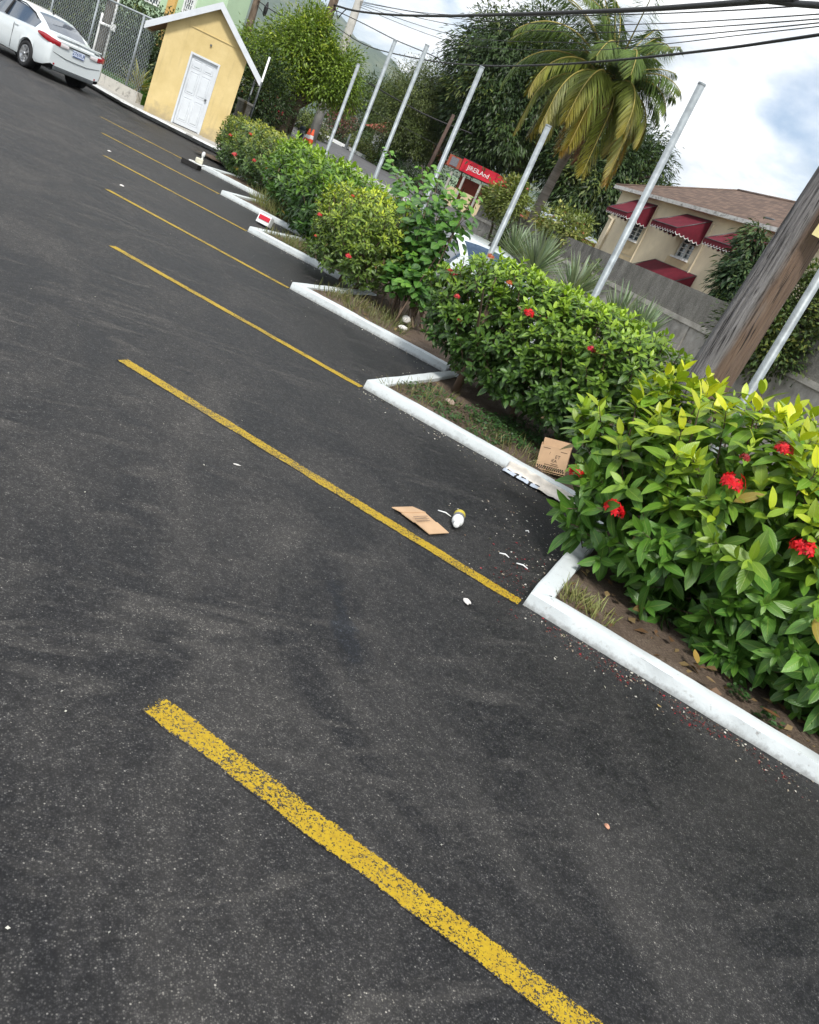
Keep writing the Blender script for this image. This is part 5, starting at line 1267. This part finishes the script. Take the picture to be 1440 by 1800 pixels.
def crumple(label, c0, c1, w, mat, seed):
    a, e = Vector(c0), Vector(c1); d = (e-a); L = d.length; d /= L; n = Vector((K, K, 0))
    T = thing('paper_sheet', label, 'litter', (a+e)/2); nu, nv = 34, 12; V = []
    for i in range(nu):
        for j in range(nv):
            s, t = i/(nu-1), j/(nv-1); wv = w*(1-.5*abs(s-.55)); o = wv*t
            # lies on the asphalt, then climbs the kerb face
            q = a+d*(L*s)
            x = o-.13
            z = .012 if x < -.02 else min(.075, .012+(x+.02)*1.2); xx = x if x < -.02 else -.02+(x+.02)*.12
            nz = abs(mnoise.noise(Vector((s*5, t*3, seed))))*.030+.012*abs(mnoise.noise(Vector((s*13, t*7, seed))))
            p = q+n*(xx-nz*.3); V.append((p.x, p.y, z+nz*.8))
    F = [(i*nv+j, i*nv+j+1, (i+1)*nv+j+1, (i+1)*nv+j) for i in range(nu-1) for j in range(nv-1)]
    b = MB(); b.add(V, F, True)
    for k, f in enumerate(b.f):
        i, j = divmod(k, nv-1); b.mi[k] = 1 if (i < 15 and j < 4+(i % 3 == 0) and not (i in (5, 11))) else (2 if (i < 15 and j < 5) else 0)
    o = b.build('sheet', ['paper', pm('blue_grey_print', (.42, .47, .55), .8, .15, 15), 'ink'], T, True); md = o.modifiers.new('s', 'SOLIDIFY'); md.thickness = .002
i1 = Vector((TIPX+TL*K, TIPY0+TL*K, 0)); t2 = Vector((TIPX, TIPY0+STEP, 0)); kd = (i1-t2).normalized()
crumple('crumpled dirty paper sheet lying against the white kerb near the box', t2+kd*1.40, t2+kd*2.08, .26, 'paper', 2.)
def rk(name, label, cat, px, py, size, mat, z=0., seed=1, group=None):
    o = rock(name, mat, G(px, py, z), size, None, seed); tag(o, label, cat, group); return o
rk('stone', 'rounded tan stone on the soil under the dark bush', 'stone', 787, 714, (.055, .045, .034), 'stone', .05, 3)
rk('concrete_chip', 'white concrete chip on the asphalt left of the nearest kerb corner', 'chip', 820, 1060, (.020, .026, .010), 'chip', 0., 5)
rk('pebble', 'small pinkish pebble alone on the asphalt at lower right', 'pebble', 1066, 1454, (.009, .013, .006), pm('pink_stone', (.50, .26, .17), .9, .2, 30), 0., 6)
rk('concrete_chip', 'long white chip on the asphalt left of the second yellow line', 'chip', 416, 818, (.022, .006, .004), 'chip', 0., 8)
rk('concrete_chip', 'small white chip near the far yellow line ends', 'chip', 192, 267, (.032, .022, .012), 'chip', 0., 9)
rk('concrete_chip', 'small white chip between the third and fourth yellow lines', 'chip', 214, 328, (.03, .02, .012), 'chip', 0., 10)
rk('rubble', 'broken white rubble lump on the soil beyond the second kerb', 'rubble', 712, 568, (.06, .05, .05), 'chip', .09, 12)
rk('rubble', 'flat white rubble lump beside the broken one beyond the second kerb', 'rubble', 706, 580, (.06, .03, .03), 'chip', .09, 13)
# loose bits: too many to count
def bits(name, label, cat, pts, size, mat, cols, z=.004, flat=.25):
    pts = np.array(pts); n = len(pts); a = rng.uniform(0, 6.28, n); d = np.stack([np.cos(a), np.sin(a), rng.normal(size=n)*.2], 1)
    s = size*rng.uniform(.3, 1., n)**1.6*1.3
    c = np.array(cols)[rng.integers(0, len(cols), n)]*rng.uniform(.7, 1.2, (n, 1))
    p = np.concatenate([pts[:, :2], np.full((n, 1), z)], 1) if pts.shape[1] == 2 else pts
    o = leaves_obj(name, leaf_arrays(p, d, np.tile(np.array([[0, 0, 1.]]), (n, 1))+rng.normal(size=(n, 3))*.25, s, s*rng.uniform(.4, .8, n), c, False, flat), mat, None, 'stuff'); o['label'] = label; o['category'] = cat; return o
gr = []
for k in range(6):
    ty = TIPY0+k*STEP
    for _ in range(420 if k in (0, 1) else 170):
        s = rng.random()*TL; o = rng.exponential(.09)+.01
        if rng.random() < .7: q = (TIPX+K*s-K*o, ty-K*s-K*o)
        else: q = (TIPX+K*s-K*o, ty+K*s+K*o)
        gr.append(q)
for _ in range(260):
    q = G(rng.normal(930, 70), rng.normal(905, 42)); 
    if q.x < saw_x(q.y)-.02: gr.append((q.x, q.y))
bits('kerb_grit', 'pale grit and wood chips scattered along the foot of the white kerbs', 'grit', gr, .018, 'petal', [(.5, .48, .44), (.38, .33, .27), (.6, .58, .55), (.12, .08, .06)])
gr = [(rng.uniform(-3, 3.), rng.uniform(.5, 16)) for _ in range(420)]; gr = [g for g in gr if g[0] < saw_x(g[1])-.05]
bits('asphalt_grit', 'tiny pale grit specks scattered over the asphalt', 'grit', gr, .010, 'petal', [(.45, .44, .42), (.3, .28, .25), (.55, .54, .5)])
pt_ = []
for _ in range(900):
    s = rng.random()**.9*2.0; o = abs(rng.normal(.10, .06))+.02
    if mnoise.noise(Vector((s*4.5, o*6, 2))) > .0: pt_.append((TIPX+K*s-K*o, TIPY0-K*s-K*o))
for _ in range(160):
    q = G(rng.normal(905, 28), rng.normal(1012, 26)); pt_.append((q.x, q.y))
bits('fallen_petals', 'fallen red petals in a trail along the nearest kerb', 'petals', pt_, .016, 'petal', [(.20, .016, .016), (.12, .014, .014), (.28, .02, .03), (.09, .03, .02), (.3, .25, .2)])
# dry leaves on the soil
dl = []
for _ in range(230):
    k = rng.integers(0, 6) if rng.random() < .5 else 0; y = TIPY0+k*STEP+rng.uniform(-1.4, 1.1); x = saw_x(y)+rng.uniform(.2, .8); dl.append((x, y, .075+.02*rng.random()))
bits('dry_leaves', 'dry brown leaves lying on the planter soil', 'leaves', dl, .075, 'foliage', [(.16, .09, .045), (.20, .13, .065), (.10, .06, .035), (.24, .17, .08)])
def fallen(px, py, z, col, s, lab):
    p = np.array([G(px, py, z)]); a = rng.uniform(0, 6.28); arr = leaf_arrays(p, np.array([[math.cos(a), math.sin(a), .1]]), np.array([[0, 0, 1.]]), s, s*.4, np.array([col]), True, -.2, .4); o = leaves_obj('fallen_leaf', arr, 'foliage'); tag(o, lab, 'leaf')
fallen(1226, 1166, .12, (.36, .24, .06), .10, 'curled yellow dead leaf on the soil below the nearest bush')
fallen(1160, 1240, .006, (.42, .28, .08), .055, 'small yellow dead leaf on the asphalt by the nearest kerb')
fallen(1340, 1243, .12, (.20, .10, .045), .13, 'brown dead leaf on the soil at the right edge')
fallen(1258, 1200, .12, (.28, .19, .11), .10, 'tan dead leaf on the soil right of the yellow one')
# white twig-like scraps on the asphalt
for px, py, px2, py2, lab in [(908, 990, 928, 1000, 'short white paper scrap near the red petals'), (770, 897, 793, 908, 'thin pale string lying beside the plastic bottle'), (878, 972, 895, 980, 'thin white twig left of the white paper scrap'), (924, 933, 930, 936, 'tiny white scrap right of the plastic bottle')]:
    a, c = G(px, py, .006), G(px2, py2, .006); m_ = (a+c)/2+Vector((.01, .008, .004)); b = MB(); b.tube([a, m_, c], [.004, .005, .003], 5); o = b.build('scrap', 'plastic'); tag(o, lab, 'scrap')
# grass tufts in the planters
def tuft(pts, hgt, col, name, label):
    P_ = []; D_ = []; 
    for (x, y, r, n) in pts:
        a = rng.uniform(0, 6.28, n); rr = r*np.sqrt(rng.random(n)); P_.append(np.stack([x+rr*np.cos(a), y+rr*np.sin(a), np.full(n, .055)], 1)); D_.append(np.stack([np.cos(a)*.6*rng.random(n), np.sin(a)*.6*rng.random(n), np.ones(n)], 1))
    P_ = np.concatenate(P_); D_ = np.concatenate(D_)+rng.normal(size=(len(P_), 3))*.2; n = len(P_)
    keep = np.array([p[0] > saw_x(p[1])+.16 for p in P_]); P_, D_ = P_[keep], D_[keep]; n = len(P_)
    o = leaves_obj(name, leaf_arrays(P_, D_, rand_unit(n), hgt*rng.uniform(.4, 1.2, n), .006, jitcol(col, n, .35, (.25, .20, .09), rng.random(n)*.7), True, .35, .1), 'foliage', None, 'stuff'); o['label'] = label; o['category'] = 'grass'
g = lambda px, py: tuple(G(px, py, .09))[:2]
tuft([(*g(1008, 1046), .12, 110), (*g(1060, 1080), .10, 40), (*g(1030, 1060), .10, 50)], .10, (.20, .24, .08), 'grass_tuft', 'grass tuft inside the nearest kerb corner')
tuft([(*g(455, 345), .45, 800), (*g(430, 330), .4, 500), (*g(480, 368), .4, 500), (*g(500, 385), .4, 300)], .34, (.15, .20, .05), 'grass_tuft', 'dry green grass behind the far kerbs')
tuft([(*g(500, 420), .5, 500), (*g(530, 440), .4, 300), (*g(600, 520), .4, 260), (*g(660, 560), .4, 220), (*g(690, 560), .3, 150)], .16, (.08, .12, .03), 'grass_tuft', 'low weeds on the soil under the rounded bush')
tuft([(*g(720, 690), .3, 120), (*g(760, 690), .3, 140), (*g(850, 755), .3, 70), (*g(930, 800), .35, 110), (*g(890, 790), .3, 60)], .11, (.10, .13, .04), 'grass_tuft', 'low weeds on the soil under the dark bush')
def weeds(pts, label):
    P_, D_ = [], []
    for px, py, r, n in pts:
        c = G(px, py, .09)
        for _ in range(n): a = rng.uniform(0, 6.28); rr = r*math.sqrt(rng.random()); P_.append((c.x+rr*math.cos(a), c.y+rr*math.sin(a), .065+.05*rng.random())); D_.append((math.cos(a*3), math.sin(a*3), .4))
    P_, D_ = np.array(P_), np.array(D_); keep = np.array([p[0] > saw_x(p[1])+.18 for p in P_]); P_, D_ = P_[keep], D_[keep]; n = len(P_); o = leaves_obj('ground_cover', leaf_arrays(P_, D_, np.array([[0, 0, 1.]])+rng.normal(size=(n, 3))*.4, .035*rng.uniform(.6, 1.3, n), .022, jitcol((.035, .085, .022), n, .4), False, .1), 'foliage', None, 'stuff'); o['label'] = label; o['category'] = 'ground cover'
weeds([(745, 688, .35, 500), (830, 750, .35, 450), (900, 760, .4, 700), (940, 760, .35, 600), (1300, 1215, .07, 60), (1350, 1265, .08, 60), (870, 740, .3, 400)], 'dark low ground cover on the soil under the bushes')
# things at the far kerbs
def far_board():
    a, c = G(322, 283, .03), G(350, 297, .03); d = (c-a); T = thing('fallen_board', 'black and white board lying at the farthest kerb tip', 'board', (a.x, a.y, 0)); ang = math.atan2(d.y, d.x)
    b = MB(); R = Matrix.Rotation(ang, 3, 'Z'); b.box(R @ Vector((d.length/2, 0, .05)), (d.length, .16, .10), R); b.build('board', 'ink', T, bevel=.01)
    b = MB(); b.box(R @ Vector((d.length/2+.1, .02, .112)), (d.length*.8, .12, .02), R); b.build('face', 'plastic', T)
    p = R @ Vector((d.length*.82, .03, .123)); B = thing('milk_carton', 'small white container standing on the fallen board', 'container', (a.x+p.x, a.y+p.y, .123)); b = MB(); b.box((0, 0, .05), (.15, .10, .10)); b.build('carton', pm('cream_plastic', (.62, .60, .48), .5, .1, 6), B, bevel=.02)
    b = MB(); b.lathe([(.02, .10), (.02, .14), (.035, .155), (.035, .21), (.02, .24), (0, .245)], 10, None, (.05, .03, 0)); b.build('spout', 'plastic', B)
far_board()
def red_carton():
    c = G(463, 397, .0); T = thing('red_white_carton', 'red and white printed carton leaning on a far kerb', 'carton', c, math.radians(-42)); R = Matrix.Rotation(math.radians(-14), 3, 'X')
    b = MB(); b.box((0, 0, .09), (.24, .12, .16), R); b.build('carton', 'plastic', T, bevel=.008); b = MB(); b.box(R @ Vector((.01, -.035, .0))+Vector((0, -.028, .115)), (.20, .012, .07), R); b.build('red_panel', 'red', T)
red_carton()
# ------------------------------------------------------------------ far side: kiosk, poles, wires, buildings
def kiosk():
    c = P(830, 316, 44); gz = ground_z(c.x, c.y); up = Vector((0, 0, 1))
    v = Vector((-c.x, -c.y, 0)).normalized(); r = Vector((-v.y, v.x, 0)); r = (r*.96+v*.28).normalized(); n = Vector((r.y, -r.x, 0)); 
    if n.dot(v) < 0: n = -n
    T = thing('kiosk', 'small street kiosk with red signboard fascia beyond the wall end', 'kiosk', (c.x, c.y, gz)); R = Matrix((r, -n, up)).transposed()
    H = c.z+.15-gz
    def bx(b, x, y, z, sx, sy, sz): b.box(R @ Vector((x, y, z)), (sx, sy, sz), R)
    b = MB(); bx(b, .1, 1.3, H*.45, 2.2, .1, H*.9); b.build('back_wall', 'roofred', T)
    for x in (-1.15, -.45, .5, 1.25): b = MB(); bx(b, x, .12, H*.5-.1, .10, .10, H-.2); b.build('post', 'concrete', T)
    for x in (-.8, .05, .9): b = MB(); bx(b, x, .2, H*.28, .55, .08, H*.5); b.build('counter_panel', 'cream2', T)
    b = MB(); bx(b, .15, .0, H+.30, 1.9, .12, .60); F = b.build('fascia_sign', 'red', T)
    b = MB(); bx(b, -1.2, .05, H+.26, .7, .12, .52); F2 = b.build('side_sign', 'roofred', T); b = MB(); bx(b, -1.2, -.03, H+.26, .4, .02, .4); b.build('menu_panel', 'gplastic', F2)
    m4 = R.to_4x4() @ Matrix.Rotation(math.radians(90), 4, 'X'); m4.translation = R @ Vector((.15, -.075, H+.28)); text_obj('lettering', 'JIREILAnd', .30, 'white', F, m4, ext=.006)
    b = MB(); b.prism([R @ Vector(p) for p in ((1.12, -.06, H+.05), (1.9, -.06, H+.24), (1.12, -.06, H+.6))], R @ Vector((0, 1.2, 0))); b.build('side_canopy', 'red', T)
    b = MB(); bx(b, 0, .75, H+.03, 3.0, 1.3, .08); b.build('roof', 'darksteel', T)
kiosk()
def pole(name, label, base_px, top_px, d, r, mat, cat='utility pole', extra=1.):
    t = P(*top_px, d); b0 = gbase(*base_px, d); b0 = Vector((t.x+(b0[0]-t.x)*.5, t.y+(b0[1]-t.y)*.5, b0[2])); T = thing(name, label, cat, b0); b = MB(); tt = t+(t-b0).normalized()*extra; b.tube([b0-Vector((0, 0, .3)), b0.lerp(tt, .5), tt], [r, r*.88, r*.75], 12); b.build('shaft', mat, T, True); return T, tt
pole('concrete_pole', 'pale square concrete pole behind the street tree, with cables on top', (548, 255), (632, 0), 42, .22, 'concrete', extra=.6)
pole('wooden_pole', 'wooden pole rising behind the street tree crown with cable bundle', (503, 222), (588, 0), 37, .20, 'bark', extra=1.2)
pole('wooden_pole', 'slim wooden pole far behind the right roof edge of the shed', (425, 110), (452, 0), 46, .20, 'bark', extra=.5)
t = P(785, 228, 41); bb = P(735, 330, 41); T = thing('leaning_pole', 'leaning dark wooden pole between the far tree and the mango tree', 'pole', (bb.x, bb.y, ground_z(bb.x, bb.y))); b = MB(); b.tube([Vector((bb.x, bb.y, ground_z(bb.x, bb.y)-.2)), t+(t-bb)*.25], [.10, .08], 8); b.build('shaft', pm('dark_wood', (.07, .045, .035), .85, .3, 6), T, True)
# pole with white conduits near the car
def conduit_pole():
    t = P(198, 5, 31.2); base = Vector((t.x-.02, t.y, .12)); T = thing('conduit_pole', 'weathered wooden pole with white conduits and meter box behind the white car', 'utility pole', base); b = MB(); b.tube([base-Vector((0, 0, .2)), base+Vector((0, 0, 7))], [.15, .12], 10); b.build('shaft', pm('grey_wood', (.22, .195, .165), .9, .3, 6, .4, 30, .15), T, True)
    for dx, z1 in ((.16, 7.), (-.17, 1.9)):
        q = base+Vector((dx, -.06, 0)); b = MB(); b.tube([q+Vector((0, 0, -.1)), q+Vector((0, 0, 1.75)), q+Vector((.02*dx, 0, min(z1, 1.9))), q+Vector((0, 0, z1))], .035, 8); b.build('conduit', 'white', T, True)
    b = MB(); b.tube([base+Vector((-.2, -.16, 1.62)), base+Vector((.22, -.16, 1.65))], .045, 8); b.box(base+Vector((.20, -.18, 1.65)), (.16, .12, .20)); b.build('meter_box', 'white', T, True, bevel=.02)
    b = MB(); b.lathe([(.165, -.03), (.17, 0), (.165, .03)], 12, None, base+Vector((0, 0, 1.65))); b.build('band', 'darksteel', T, True)
conduit_pole()
def wire(label, pts, r, name='cable', sag=True):
    P3 = [P(x, y, d) for x, y, d in pts]; q = []
    n = len(P3)
    for i in range(n-1):        # Catmull-Rom through the points
        p0, p1, p2, p3 = P3[max(0, i-1)], P3[i], P3[i+1], P3[min(n-1, i+2)]
        for k in range(8):
            t = k/8; q.append(.5*((2*p1)+(p2-p0)*t+(2*p0-5*p1+4*p2-p3)*t*t+(3*p1-p0-3*p2+p3)*t**3))
    q.append(P3[-1]); c = q[0]; T = thing(name, label, 'cable', c, 0, 'overhead cables'); b = MB(); b.tube(q, r, 6); b.build('wire', 'wire', T, True); return T
wire('thickest black cable bundle crossing the sky from the wooden pole to the top right', [(585, 8, 37), (625, 19, 35), (690, 26, 31), (780, 28, 26), (900, 25, 20), (1080, 19, 15), (1230, 10, 12), (1330, 2, 10.5), (1400, -3, 9.6)], .035)
wire('black cable joining the thick bundle at the top right corner', [(1320, -2, 10.6), (1385, 5, 9.8), (1420, 8, 9.3), (1480, 12, 8.6)], .03)
wire('thin cable just under the thickest bundle, level with the palm top', [(632, 2, 42), (740, 22, 34), (900, 28, 25), (1080, 26, 19), (1250, 20, 15), (1480, 6, 12)], .010)
wire('thin cable passing the palm crown, third below the thickest bundle', [(632, 4, 42), (800, 32, 34), (1000, 43, 26), (1140, 42, 21), (1300, 34, 17), (1480, 22, 14)], .010)
wire('thin cable passing the palm crown, fourth below the thickest bundle', [(632, 6, 42), (800, 44, 34), (1000, 56, 26), (1140, 54, 21), (1300, 44, 17), (1480, 30, 14)], .010)
wire('thin cable passing the palm crown, fifth below the thickest bundle', [(632, 8, 42), (800, 62, 34), (1000, 75, 26), (1140, 68, 21), (1300, 54, 17), (1480, 36, 14)], .010)
wire('thin cable passing the palm crown, sixth below the thickest bundle', [(632, 12, 42), (800, 75, 34), (1000, 88, 26), (1140, 80, 21), (1300, 62, 17), (1480, 42, 14)], .009)
wire('black cable touching the post top and sweeping past the palm to the right edge', [(575, 35, 37), (640, 78, 32), (740, 104, 25), (846, 115, 20), (960, 114, 16), (1080, 106, 13.5), (1250, 88, 11), (1380, 70, 9.6), (1480, 55, 8.8)], .016)
wire('black cable running down from the wooden pole past two post tops', [(590, 18, 37), (640, 42, 36), (695, 70, 35), (750, 93, 34), (775, 105, 33.5)], .016)
wire('thin drop wire curving down into the far tree', [(768, 101, 33.6), (785, 120, 34), (805, 152, 36), (812, 165, 37)], .008)
wire('pair of dark cables low across the far tree', [(560, 95, 40), (635, 138, 41), (700, 176, 42), (760, 207, 42), (830, 235, 42)], .028)
wire('thin line under the pair of dark cables across the far tree', [(600, 165, 41), (680, 208, 42), (760, 250, 42), (840, 288, 42)], .010)
wire('cable from the slim far pole down to the street tree', [(455, 2, 46), (478, 18, 42), (505, 32, 39), (530, 45, 37)], .025)
wire('second cable from the slim far pole, below the first', [(452, 8, 46), (470, 30, 43), (490, 38, 40), (520, 38, 37.5), (560, 10, 37)], .018)
wire('cable loop hanging at the wooden pole top beside the thick bundle', [(588, 10, 37), (592, 22, 36.8), (594, 32, 36.6), (600, 25, 36.4), (610, 15, 36)], .02)
T = thing('cable_splice', 'black splice box hanging on the cable by the slim far pole', 'splice box', P(467, 18, 44)); b = MB(); b.lathe([(0, -.28), (.08, -.2), (.10, .1), (.04, .3), (.02, .36)], 8); b.build('box', 'wire', T)

# buildings far behind
def far_house(label, pxs, d, mat, z_top, wins, name='house', roof=None, rise=1.5, dep=5.):
    a, c = P(pxs[0], pxs[1], d[0]), P(pxs[2], pxs[3], d[1]); a.z = c.z = 0; gz = min(ground_z(a.x, a.y), ground_z(c.x, c.y)); u = (c-a).normalized(); L = (c-a).length; n = Vector((u.y, -u.x, 0)); 
    if n.dot(-a) < 0: n = -n
    T = thing(name, label, 'building', (a.x, a.y, gz)); R = Matrix((u, -n, Vector((0, 0, 1)))).transposed()
    b = MB(); b.box(a+u*L/2-n*dep/2+Vector((0, 0, (z_top+gz)/2)), (L, dep, z_top-gz), R); b.build('wall', mat, T, True)
    for (s, z, w, h) in wins:
        p = a+u*s+Vector((0, 0, z)); b = MB()
        for q in ((-w/2, 0, .07, h+.1), (w/2, 0, .07, h+.1)): b.box(p+u*q[0]+n*.04, (q[2], .1, q[3]), R)
        for q in (-h/2, h/2): b.box(p+Vector((0, 0, q))+n*.04, (w-.07, .1, .07), R)
        Wn = b.build('window', 'white', T, True); b = MB(); b.box(p+n*.012, (w-.05, .02, h-.05), R); b.build('pane', 'glass', Wn, True)
        b = MB()
        for k in range(1, 5): b.box(p+u*(w*(k/5-.5))+n*.045, (.035, .02, h-.06), R)
        for k in range(1, 4): b.box(p+Vector((0, 0, h*(k/4-.5)))+n*.047, (w-.08, .02, .03), R)
        b.build('window_bars', 'white', Wn, True)
    if roof:
        b = MB(); m_ = a+u*L/2-n*2.5; e = [a+n*.5-u*.5, a+n*.5+u*(L+.5), a-n*5.5+u*(L+.5), a-n*5.5-u*.5]; e = [Vector((v.x, v.y, z_top)) for v in e]; r0, r1 = m_-u*(L*.3), m_+u*(L*.3); r0.z = r1.z = z_top+rise
        b.add(e+[r0, r1], [(0, 1, 5, 4), (2, 3, 4, 5), (3, 0, 4), (1, 2, 5), (3, 2, 1, 0)]); b.build('roof', roof, T, True)
    return T, a, u, n, R
pW = P(290, 6, 44)
T, a, u, n, R = far_house('pale green house with white barred windows behind the shed roof', (150, 10, 384, 60), (46, 40), 'green', 7.8, [(3.9, 3.85, .95, 1.0), (6.1, 3.9, .55, .8), (1.6, 3.8, .9, 1.0)], dep=1.2)
b = MB(); b.box(a+u*5.15+n*.06+Vector((0, 0, 3.6)), (.42, .14, 3.6), R); b.build('corner_pilaster', 'orangeR', T, True)
far_house('beige building with white barred windows behind the car at the upper left', (-120, -40, 72, 30), (48, 45), 'beige', 6.0, [(3.2, 3.2, 1.0, 1.5), (5.2, 3.2, 1.0, 1.5), (1.2, 3.2, 1.0, 1.5)], roof='roofred')
far_house('small yellow building with pale roof seen below the mango trunk', (905, 375, 962, 405), (40, 39), 'orangeR', 2.35, [], roof='roofgrey', rise=.35)
far_house('small white gatehouse with red roof across the road', (648, 262, 682, 278), (53, 52), 'white', 2.95, [(.5, 2.2, .35, .6)], roof='roofred')
far_house('pale green low wall building behind the far tree trunk', (715, 300, 760, 330), (56, 55), 'green', 2.6, [])
far_house('grey-white building behind the bougainvillea left of the street tree', (425, 150, 500, 200), (44, 44), 'concrete', 2.7, [(.8, 1.9, .5, .6)])
# roadside planting
def bush_at(px, py, d, rx, rz, cols, lab, n=60, leaf=.12, name='roadside_bush', fl=None):
    p = P(px, py, d); gz = ground_z(p.x, p.y); hz = max(.3, p.z+rz-gz)
    T = tree(name, lab, (p.x, p.y, gz), (p.x, p.y, gz+hz*.4), .05, [((p.x, p.y, p.z), (rx, rx, rz)), ((p.x+.2, p.y+.2, (p.z+gz)/2), (rx*.9, rx*.9, max(.25, (p.z-gz)*.6)))], n, 40, leaf, .5, cols, .2, .3, 'roadside planting', cat='bush')
    if fl:
        u_ = rand_unit(26); u_[:, 2] = np.abs(u_[:, 2]); many_flowers(np.array([p.x, p.y, p.z])+u_*np.array([rx, rx, rz])*.95, .13, fl, T, 8)
    return T
DK = [(.022, .045, .016), (.04, .07, .02), (.07, .10, .03)]; LG = [(.07, .11, .02), (.14, .17, .03), (.2, .2, .04)]
bush_at(455, 195, 38, 1.0, .7, DK, 'dark bush with red blossom between the shed and the street tree', fl=(.5, .02, .05))
bush_at(485, 185, 39, .7, .9, [(.12, .04, .03), (.10, .10, .03), (.2, .05, .05)], 'reddish bougainvillea bush left of the street tree trunk', fl=(.55, .02, .08))
bush_at(535, 205, 48, 1.1, .7, DK, 'dark green bush across the road behind the traffic cones')
bush_at(550, 225, 46, .8, .8, LG, 'yellowish bush behind the concrete pole')
bush_at(600, 205, 56, 1.0, .8, [(.18, .06, .06), (.25, .08, .07), (.10, .09, .05)], 'pinkish leaved bush up the road behind the posts')
bush_at(620, 190, 58, 1.0, 1.0, [(.10, .13, .11), (.16, .19, .17), (.2, .22, .2)], 'silvery grey-green shrub up the road behind the posts')
bush_at(605, 225, 55, 1.5, .6, DK, 'low dark bush along the far road edge')
bush_at(640, 255, 50.5, 1.2, .45, LG, 'clipped yellow-green hedge before the white gatehouse')
bush_at(668, 270, 49, 1.0, .45, LG, 'clipped yellow-green hedge right of the gatehouse hedge')
bush_at(688, 280, 48, .8, .9, [(.03, .08, .02), (.06, .13, .03), (.1, .16, .04)], 'round green bush left of the white-painted trunk')
bush_at(735, 318, 46, .9, .7, DK, 'dark bush right of the white-painted trunk')
bush_at(835, 250, 52, 2.4, 1.6, DK, 'dark leafy mass behind the leaning pole', 120)
T = thing('painted_trunk_guard', 'white-painted band round the foot of the far fine-leaved tree', 'tree guard', gbase(700, 314, 48.9)); b = MB(); b.lathe([(.50, 0), (.47, .55), (.45, .9)], 14); b.build('band', 'white', T)
# cones, bollard, marker post
for k, (px, py) in enumerate(((533, 262), (541, 259))):
    c = gbase(px, py, 37.5+k*.6); T = thing('traffic_cone', ('orange traffic cone, left of two by the concrete pole', 'orange traffic cone, right of two by the concrete pole')[k], 'cone', (c[0], c[1], c[2]+.02), 0, 'traffic cones by the concrete pole'); top = P(px+9, py-28, 37.5+k*.6).z-c[2]; H = max(.7, top)
    b = MB(); b.box((0, 0, .02), (.4, .4, .04)); b.build('base', 'orange', T); b = MB(); b.lathe([(.17, .04), (.11, H*.45)], 14); b.lathe([(.08, H*.65), (.03, H), (0, H)], 14); b.build('cone', 'orange', T); b = MB(); b.lathe([(.11, H*.45), (.08, H*.65)], 14); b.build('reflective_collar', 'white', T)
c = gbase(524, 250, 36.6); T = thing('bollard', 'dark green bollard between the street tree and the traffic cones', 'bollard', c); H = P(533, 222, 36.6).z-c[2]; b = MB(); b.lathe([(.13, 0), (.13, H-.08), (.10, H), (0, H+.02)], 14); b.build('post', pm('dark_green_paint', (.015, .03, .03), .5, .2, 5), T); b = MB(); b.lathe([(.133, H-.25), (.133, H-.15)], 14); b.build('stripe', 'gplastic', T)
c = gbase(607, 262, 50); T = thing('marker_post', 'small dark marker post standing on the grey road', 'post', (c[0], c[1], c[2]+.02)); b = MB(); b.lathe([(.22, 0), (.22, .05), (.09, .06), (.07, .8), (0, .82)], 10); b.build('post', 'darksteel', T)
# yellow kerb strip beside the gate
T = MB(); a, c = P(425, 214, 33), P(455, 225, 34); a.z, c.z = ground_z(a.x, a.y)+.1, ground_z(c.x, c.y)+.1; T.bar(a, c, .25, .25); o = T.build('kerb', 'orangeR', None, kind='structure')
